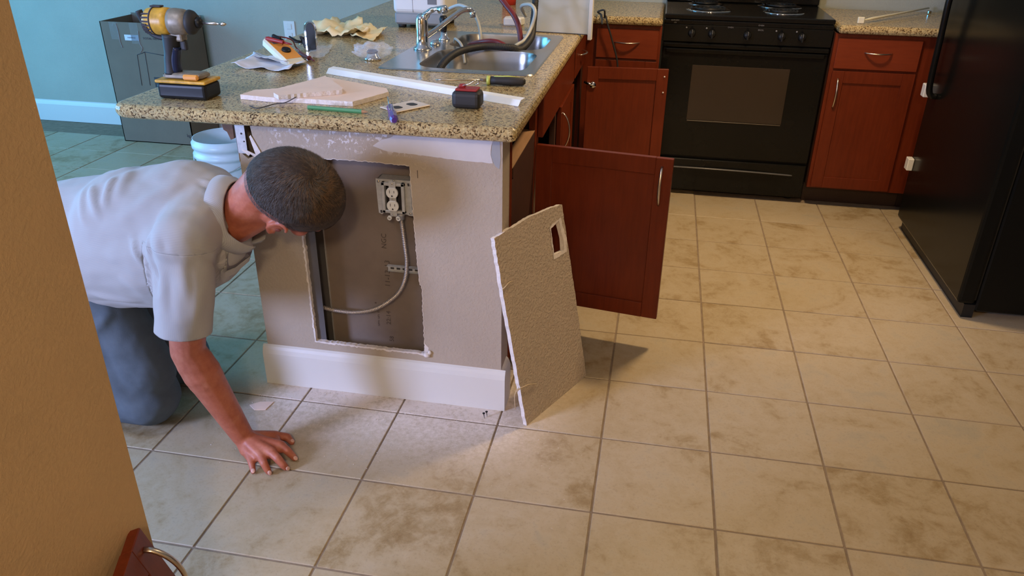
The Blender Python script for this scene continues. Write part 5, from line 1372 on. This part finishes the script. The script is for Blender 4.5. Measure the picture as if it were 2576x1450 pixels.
# hair: a cap of hair volume plus short strands
def hairpt(th_, ph_):
    """direction over the skull: th from crown, ph around (0 front)"""
    return V((math.sin(th_) * math.cos(ph_), math.cos(th_), math.sin(th_) * math.sin(ph_)))
def hair_lim(ph_):
    a = abs(((ph_ + PI) % (2 * PI)) - PI)            # 0 front .. PI nape
    # hairline angle from crown: forehead 1.12, temple 1.35, above ear 1.55, nape 2.15
    ks = [(0, 1.34), (.5, 1.36), (.9, 1.50), (1.15, 1.78), (1.4, 1.76), (1.65, 1.66), (1.95, 1.80), (2.3, 2.02), (PI, 2.18)]
    for (a0_, v0_), (a1_, v1_) in zip(ks, ks[1:]):
        if a <= a1_: return v0_ + (v1_ - v0_) * (a - a0_) / (a1_ - a0_)
    return 2.15
def skull_r(d_):
    return 1.0 / math.sqrt((d_.x / .122) ** 2 + (d_.y / .108) ** 2 + (d_.z / .089) ** 2)
vs = []; fs = []; NT, NP = 26, 56
for i in range(NT + 1):
    for j in range(NP):
        ph_ = 2 * PI * j / NP; lim = hair_lim(ph_); th_ = lim * i / NT; d_ = hairpt(th_, ph_)
        e = i / NT; r_ = skull_r(d_) * (1 + .012 * noise.noise(d_ * 9) - (.10 * max(0, (e - .86) / .14) ** 1.5))
        back = max(0, -d_.x); r_ += back * .004
        p = hp_(-.004 + d_.x * r_, .010 + d_.y * r_, d_.z * r_)
        vs.append(p)
for i in range(NT):
    for j in range(NP): fs.append([i * NP + j, i * NP + (j + 1) % NP, (i + 1) * NP + (j + 1) % NP, (i + 1) * NP + j])
mb = MB(); mb.add(vs, fs, True)
hr = obj('hair', mb, 'hair', body, recalc=False, label='short brown hair greying at the back')
rr = random.Random(31)
crown = V((-.42, .90, .04)).normalized()
sets = {'hair': MB(), 'hairl': MB(), 'hairg': MB()}
for i in range(26000):
    ph_ = rr.uniform(0, 2 * PI); th_ = math.acos(1 - rr.random() * (1 - math.cos(hair_lim(ph_) * .985))); d_ = hairpt(th_, ph_)
    r_ = skull_r(d_); back = max(0, -d_.x); r_ += back * .004
    dc = (d_ - crown * d_.dot(crown)); dist = dc.length
    if dist < .02: continue
    rad = dc.normalized(); swirl = crown.cross(rad)
    comb = rad * 1.0 + swirl * (1.3 * math.exp(-dist * 2.2)) + V((.35, 0, 0)) * (1 if d_.x > 0 else .0)
    comb = (comb - d_ * comb.dot(d_)).normalized()
    comb += V((rr.gauss(0, .22), rr.gauss(0, .22), rr.gauss(0, .22))); comb = (comb - d_ * comb.dot(d_)).normalized()
    L_ = rr.uniform(.010, .022) * (1.15 if dist < .9 and d_.y > .2 else .6)
    up_ = rr.uniform(.0, .11)
    S = lambda w_: hp_(-.004 + w_.x, .010 + w_.y, w_.z)
    b0 = d_ * (r_ * .995); b1 = b0 + comb * (L_ * .5) + d_ * (L_ * up_ * .6); b2 = b0 + comb * L_ + d_ * (L_ * (up_ + .05) * .7 - L_ * L_ * 1.2)
    sid = d_.cross(comb).normalized() * .00024
    k_ = 'hair'
    if d_.x < -.15 and rr.random() < .55: k_ = 'hairg'
    elif (dist < .42 and rr.random() < .75) or (d_.y > .5 and rr.random() < .3): k_ = 'hairl'
    elif rr.random() < .06: k_ = 'hairg'
    sets[k_].add([S(b0 - sid), S(b0 + sid), S(b1 + sid), S(b1 - sid), S(b2)], [(0, 1, 2, 3), (3, 2, 4)], False)
for k_, m_ in sets.items():
    o = obj('hair_strands', m_, k_, hr, recalc=False); o['kind'] = 'stuff'

# ---- shirt
def fold(p, a, b, w_, h_):
    """ridge of height h along the segment a-b"""
    a, b = V(a), V(b); ab = b - a
    if (p - a).length > ab.length + .06: return 0.0
    t_ = max(0, min(1, (p - a).dot(ab) / ab.length_squared)); q = a + ab * t_
    d_ = (p - q).length; e = math.sin(PI * min(1, max(0, .08 + t_ * .84)))
    return h_ * e * math.exp(-(d_ / w_) ** 2)
mb = MB()
mb.cap(V((-1.452, -.425, .600)), .165, V((-1.62, -.41, .585)), .172, 24)
mb.cap(V((-1.45, -.40, .635)), .150, V((-1.93, -.40, .525)), .150, 24)
mb.cap(V((-1.50, -.46, .55)), .150, V((-1.92, -.43, .49)), .145, 24)
mb.cap(V((-1.55, -.37, .55)), .145, V((-1.90, -.37, .49)), .14, 24)
mb.cap(V((-1.60, -.41, .50)), .135, V((-1.90, -.41, .475)), .135, 24)
mb.cap(SH + V((.0, .0, .01)), .078, V((-1.40, -.41, .675)), .088, 20); mb.cap(SHL + V((0, 0, .02)), .088, V((-1.40, -.41, .68)), .09, 20)
mb.cap(SH + V((-.04, .03, -.03)), .085, V((-1.50, -.46, .60)), .12, 20)
mb.cap(V((-1.335, -.42, .66)), .075, V((-1.42, -.42, .66)), .10, 20)
hemc = V((-1.392, -.613, .405)); sdir = (EL - SH).normalized()
mb.cap(SH, .070, hemc + sdir * .03, .066, 24)
mb.cap(SH + V((-.02, .012, -.03)), .072, hemc + V((-.010, 0, .0)) + sdir * .02, .062, 24)
lsd = (ELL - SHL).normalized(); mb.cap(SHL, .075, SHL + lsd * .26, .066, 20)
me = baked(mb, .0065, 6)
from mathutils.bvhtree import BVHTree
bvh = BVHTree.FromPolygons([v.co.copy() for v in me.vertices], [list(p.vertices) for p in me.polygons])
def on_cloth(u, v_):
    d_ = (RX * ((u - 1288) / FPX) + RY * (-(v_ - 725) / FPX) + RF).normalized()
    return bvh.ray_cast(CAM, d_)[0]
folds = []
for (u0, v0, u1, v1, w_, h_) in (
        (236, 472, 250, 545, .011, .016), (290, 452, 268, 520, .011, .015), (215, 480, 214, 560, .010, .010), (330, 436, 300, 500, .016, .010),
        (575, 446, 436, 474, .014, .007), (436, 474, 300, 560, .020, .007),
        (335, 600, 360, 662, .010, .013), (356, 640, 398, 735, .009, -.012), (383, 590, 377, 640, .009, .012), (410, 600, 420, 640, .012, -.006),
        (505, 468, 572, 512, .006, -.007), (500, 452, 570, 482, .006, .006), (506, 508, 566, 556, .006, -.007), (512, 488, 570, 532, .006, .007), (520, 540, 570, 590, .007, -.006), (470, 520, 540, 545, .012, .004),
        (515, 645, 568, 694, .008, -.009), (505, 660, 552, 712, .008, .007), (420, 680, 432, 800, .016, -.008), (500, 700, 492, 820, .018, .007), (455, 660, 470, 760, .014, .006),
        (228, 738, 350, 757, .009, .009), (232, 754, 385, 770, .009, -.009), (240, 775, 360, 785, .010, .008), (300, 690, 380, 740, .014, .007), (250, 650, 340, 700, .018, -.006), (390, 660, 398, 720, .010, -.010)):
    a, b = on_cloth(u0, v0), on_cloth(u1, v1)
    if a is not None and b is not None and (a - b).length < .35: folds.append((a, b, w_, h_))
me.calc_loop_triangles()
cos_ = [v.co.copy() for v in me.vertices]; nos_ = [v.normal.copy() for v in me.vertices]
for v, p, n_ in zip(me.vertices, cos_, nos_):
    h = sum(fold(p, *f_) for f_ in folds)
    h += .004 * noise.noise(p * 9) + .0022 * noise.noise(p * 24)
    v.co = p + n_ * h
# open the sleeve ends, the neck and the tail
bm = bmesh.new(); bm.from_mesh(me); bpy.data.meshes.remove(me)
def bis(co, no): bmesh.ops.bisect_plane(bm, geom=bm.verts[:] + bm.edges[:] + bm.faces[:], plane_co=co, plane_no=no, dist=1e-5)
nk_n = V((.93, 0, .36)).normalized()
nk = at(600, 545, 'y', -.43) + nk_n * .006
bis(hemc, sdir); bis(nk, nk_n); bis(SH + sdir * .004, sdir); bis(V((-1.97, 0, 0)), V((1, 0, 0)))
kill = []
lh = SHL + lsd * .24
for f_ in bm.faces:
    c_ = f_.calc_center_median()
    if (c_ - hemc).length < .14 and (c_ - hemc).dot(sdir) > 0: kill.append(f_)
    elif (c_ - lh).length < .12 and (c_ - lh).dot(lsd) > 0: kill.append(f_)
    elif c_.x < -1.97: kill.append(f_)
    elif (c_ - nk).dot(nk_n) > 0 and c_.y > -.52: kill.append(f_)
bmesh.ops.delete(bm, geom=kill, context='FACES')
bmesh.ops.delete(bm, geom=[v for v in bm.verts if not v.link_faces], context='VERTS')
# torso and sleeve are separate pieces of cloth: cut along the shoulder seam
bm.verts.index_update()
def is_sleeve(c_, lo=.004):
    s = (c_ - SH).dot(sdir); rad_ = (c_ - (SH + sdir * s)).length
    return s > lo and rad_ < .105 and c_.y < -.50 and not (c_.x < -1.475)
tor, slv = MB(), MB()
for (dst, cond) in ((tor, False), (slv, True)):
    idx = {}; vv = []; ff = []
    for f_ in bm.faces:
        if is_sleeve(f_.calc_center_median()) == cond:
            row = []
            for v in f_.verts:
                if v.index not in idx: idx[v.index] = len(vv); vv.append(v.co.copy())
                row.append(idx[v.index])
            ff.append(row)
    dst.add(vv, ff, True)
bm.free()
shirt = obj('shirt', tor, 'shirt', body, recalc=False, label='pale short sleeved shirt with fine stripes')
sl_ = obj('sleeve', slv, 'shirt', shirt, recalc=False)
for o, kind_ in ((shirt, 0), (sl_, 1)):
    at_ = o.data.attributes.new('stripe', 'FLOAT', 'POINT'); org_ = WO[o.name]; vals = []
    ax1 = sdir.cross(V((0, 1, 0))).normalized(); ax2 = sdir.cross(ax1)
    for v in o.data.vertices:
        p = v.co + org_
        if kind_: q = p - SH; vals.append(math.atan2(q.dot(ax1), q.dot(ax2)) * .068)
        else: vals.append(math.atan2(p.y + .41, p.z - .56) * .165)
    at_.data.foreach_set('value', vals)
for o in (shirt, sl_):
    s_ = o.modifiers.new('t', 'SOLIDIFY'); s_.thickness = .0022; s_.offset = 1
# hem bands and shoulder seam
def ring(c_, d_, rx_, n=40, wob=.0, ax=None, squash=1.0):
    a = d_.cross(V((0, 1, 0))).normalized(); b = d_.cross(a).normalized()
    return [c_ + (a * math.cos(k * 2 * PI / n) * squash + b * math.sin(k * 2 * PI / n)) * rx_ for k in range(n + 1)]
# collar: folded band standing round the neck
NC = at(591, 540, 'y', -.43); nd = (hp_(-.05, -.04, 0) - V((-1.42, -.41, .64))).normalized()
nd = V((.97, .04, .12)).normalized()
ca = V((0, 1, 0)); ca = (ca - nd * ca.dot(nd)).normalized(); cb_ = nd.cross(ca).normalized()
if cb_.z < 0: cb_ = -cb_
vs = []; fs = []; NCk = 44
lay = [(-.030, .098), (-.026, .106), (.0, .100), (.016, .089), (.018, .086), (.0, .092), (-.026, .094)]
A0, A1 = -1.25, PI + 1.25            # open at the throat (down)
for j in range(NCk + 1):
    a = A0 + (A1 - A0) * j / NCk
    dr = (ca * math.cos(a) + cb_ * math.sin(a))
    drop = .0 if math.sin(a) > -.2 else (-.2 - math.sin(a)) * .045
    for (o_, r_) in lay:
        vs.append(NC + nd * (o_ + drop) + dr * (r_ * (1 + .015 * noise.noise(dr * 4))) * (1.0 if abs(math.cos(a)) < .7 else 1.0))
K = len(lay)
for j in range(NCk):
    for i in range(K): fs.append([j * K + i, j * K + (i + 1) % K, (j + 1) * K + (i + 1) % K, (j + 1) * K + i])
fs.append(list(range(K))); fs.append([NCk * K + i for i in range(K)][::-1])
mb = MB(); mb.add(vs, fs, True)
obj('collar', mb, 'sleeve', body, label='stiff fold down shirt collar')
# hanging open shirt front below the collar
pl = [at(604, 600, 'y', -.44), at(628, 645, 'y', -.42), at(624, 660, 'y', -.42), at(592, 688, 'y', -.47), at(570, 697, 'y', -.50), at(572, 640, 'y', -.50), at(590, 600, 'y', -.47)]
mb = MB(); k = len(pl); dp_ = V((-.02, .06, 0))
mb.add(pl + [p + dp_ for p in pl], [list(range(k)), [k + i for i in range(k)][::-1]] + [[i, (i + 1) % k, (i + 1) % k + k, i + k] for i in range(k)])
obj('shirt_front', mb, 'under', body, label='shaded open shirt front hanging below the collar')  # shade under the collar put into a darker cloth colour
pl = [at(570, 697, 'y', -.505), at(592, 688, 'y', -.475), at(624, 660, 'y', -.425), at(629, 646, 'y', -.42), at(622, 650, 'y', -.43), at(590, 675, 'y', -.48), at(568, 684, 'y', -.51)]
mb = MB(); mb.add([p + V((0, -.004, 0)) for p in pl] + [p + V((0, .006, 0)) for p in pl], [list(range(k)), [k + i for i in range(k)][::-1]] + [[i, (i + 1) % k, (i + 1) % k + k, i + k] for i in range(k)])
obj('button_placket', mb, 'sleeve', body)
# ---- jeans
mb = MB()
mb.cap(HP, .112, KN + V((0, 0, .012)), .090, 24); mb.cap(HP + V((.10, 0, -.03)), .085, KN + V((.01, 0, .10)), .085, 20)
mb.cap(HPL, .110, KNL + V((0, 0, .010)), .088, 24)
mb.cap(KN + V((0, 0, .0)), .082, AN, .068, 20); mb.cap(KNL, .080, ANL, .068, 20)
mb.ell(V((-1.92, -.395, .49)), (.14, .205, .145)); mb.cap(V((-1.86, -.5, .50)), .12, V((-1.86, -.3, .50)), .12)
me = baked(mb, .008, 4)
jf = [((-1.78, -.585, .36), (-1.60, -.60, .26), .014, .008), ((-1.72, -.56, .13), (-1.84, -.58, .05), .012, .010), ((-1.74, -.58, .10), (-1.90, -.58, .09), .010, .010), ((-1.70, -.58, .16), (-1.80, -.58, .10), .010, -.008),
      ((-1.60, -.55, .44), (-1.74, -.60, .30), .016, .009), ((-1.69, -.60, .05), (-1.62, -.59, .04), .010, -.005)]
cos_ = [v.co.copy() for v in me.vertices]; nos_ = [v.normal.copy() for v in me.vertices]
for v, p, n_ in zip(me.vertices, cos_, nos_):
    h = sum(fold(p, *f_) for f_ in jf) + .004 * noise.noise(p * 10) + .002 * noise.noise(p * 30)
    v.co = p + n_ * h; v.co.z = max(v.co.z, .0015)
mb = to_mb(me)
jn = obj('jeans', mb, 'denim', body, recalc=False, label='faded blue grey denim jeans')
obj('belt', MB().tube([V((-1.965, -.395, .50)) + V((0.03 * math.sin(a), .205 * math.cos(a), .148 * math.sin(a))) for a in [k * 2 * PI / 36 for k in range(37)]], .012, 6), 'leather', jn)
for (a, b) in ((AN, -.0), (ANL, 0)):
    mb = MB(); mb.cap(a + V((-.02, 0, .0)), .052, a + V((-.14, 0, -.018)), .042, 16); mb.cap(a + V((-.13, 0, -.02)), .042, a + V((-.19, 0, -.026)), .036, 16)
    me = baked(mb, .008, 2)
    for v in me.vertices: v.co.z = max(v.co.z, .001)
    obj('boot', to_mb(me), 'leather', body, recalc=False)
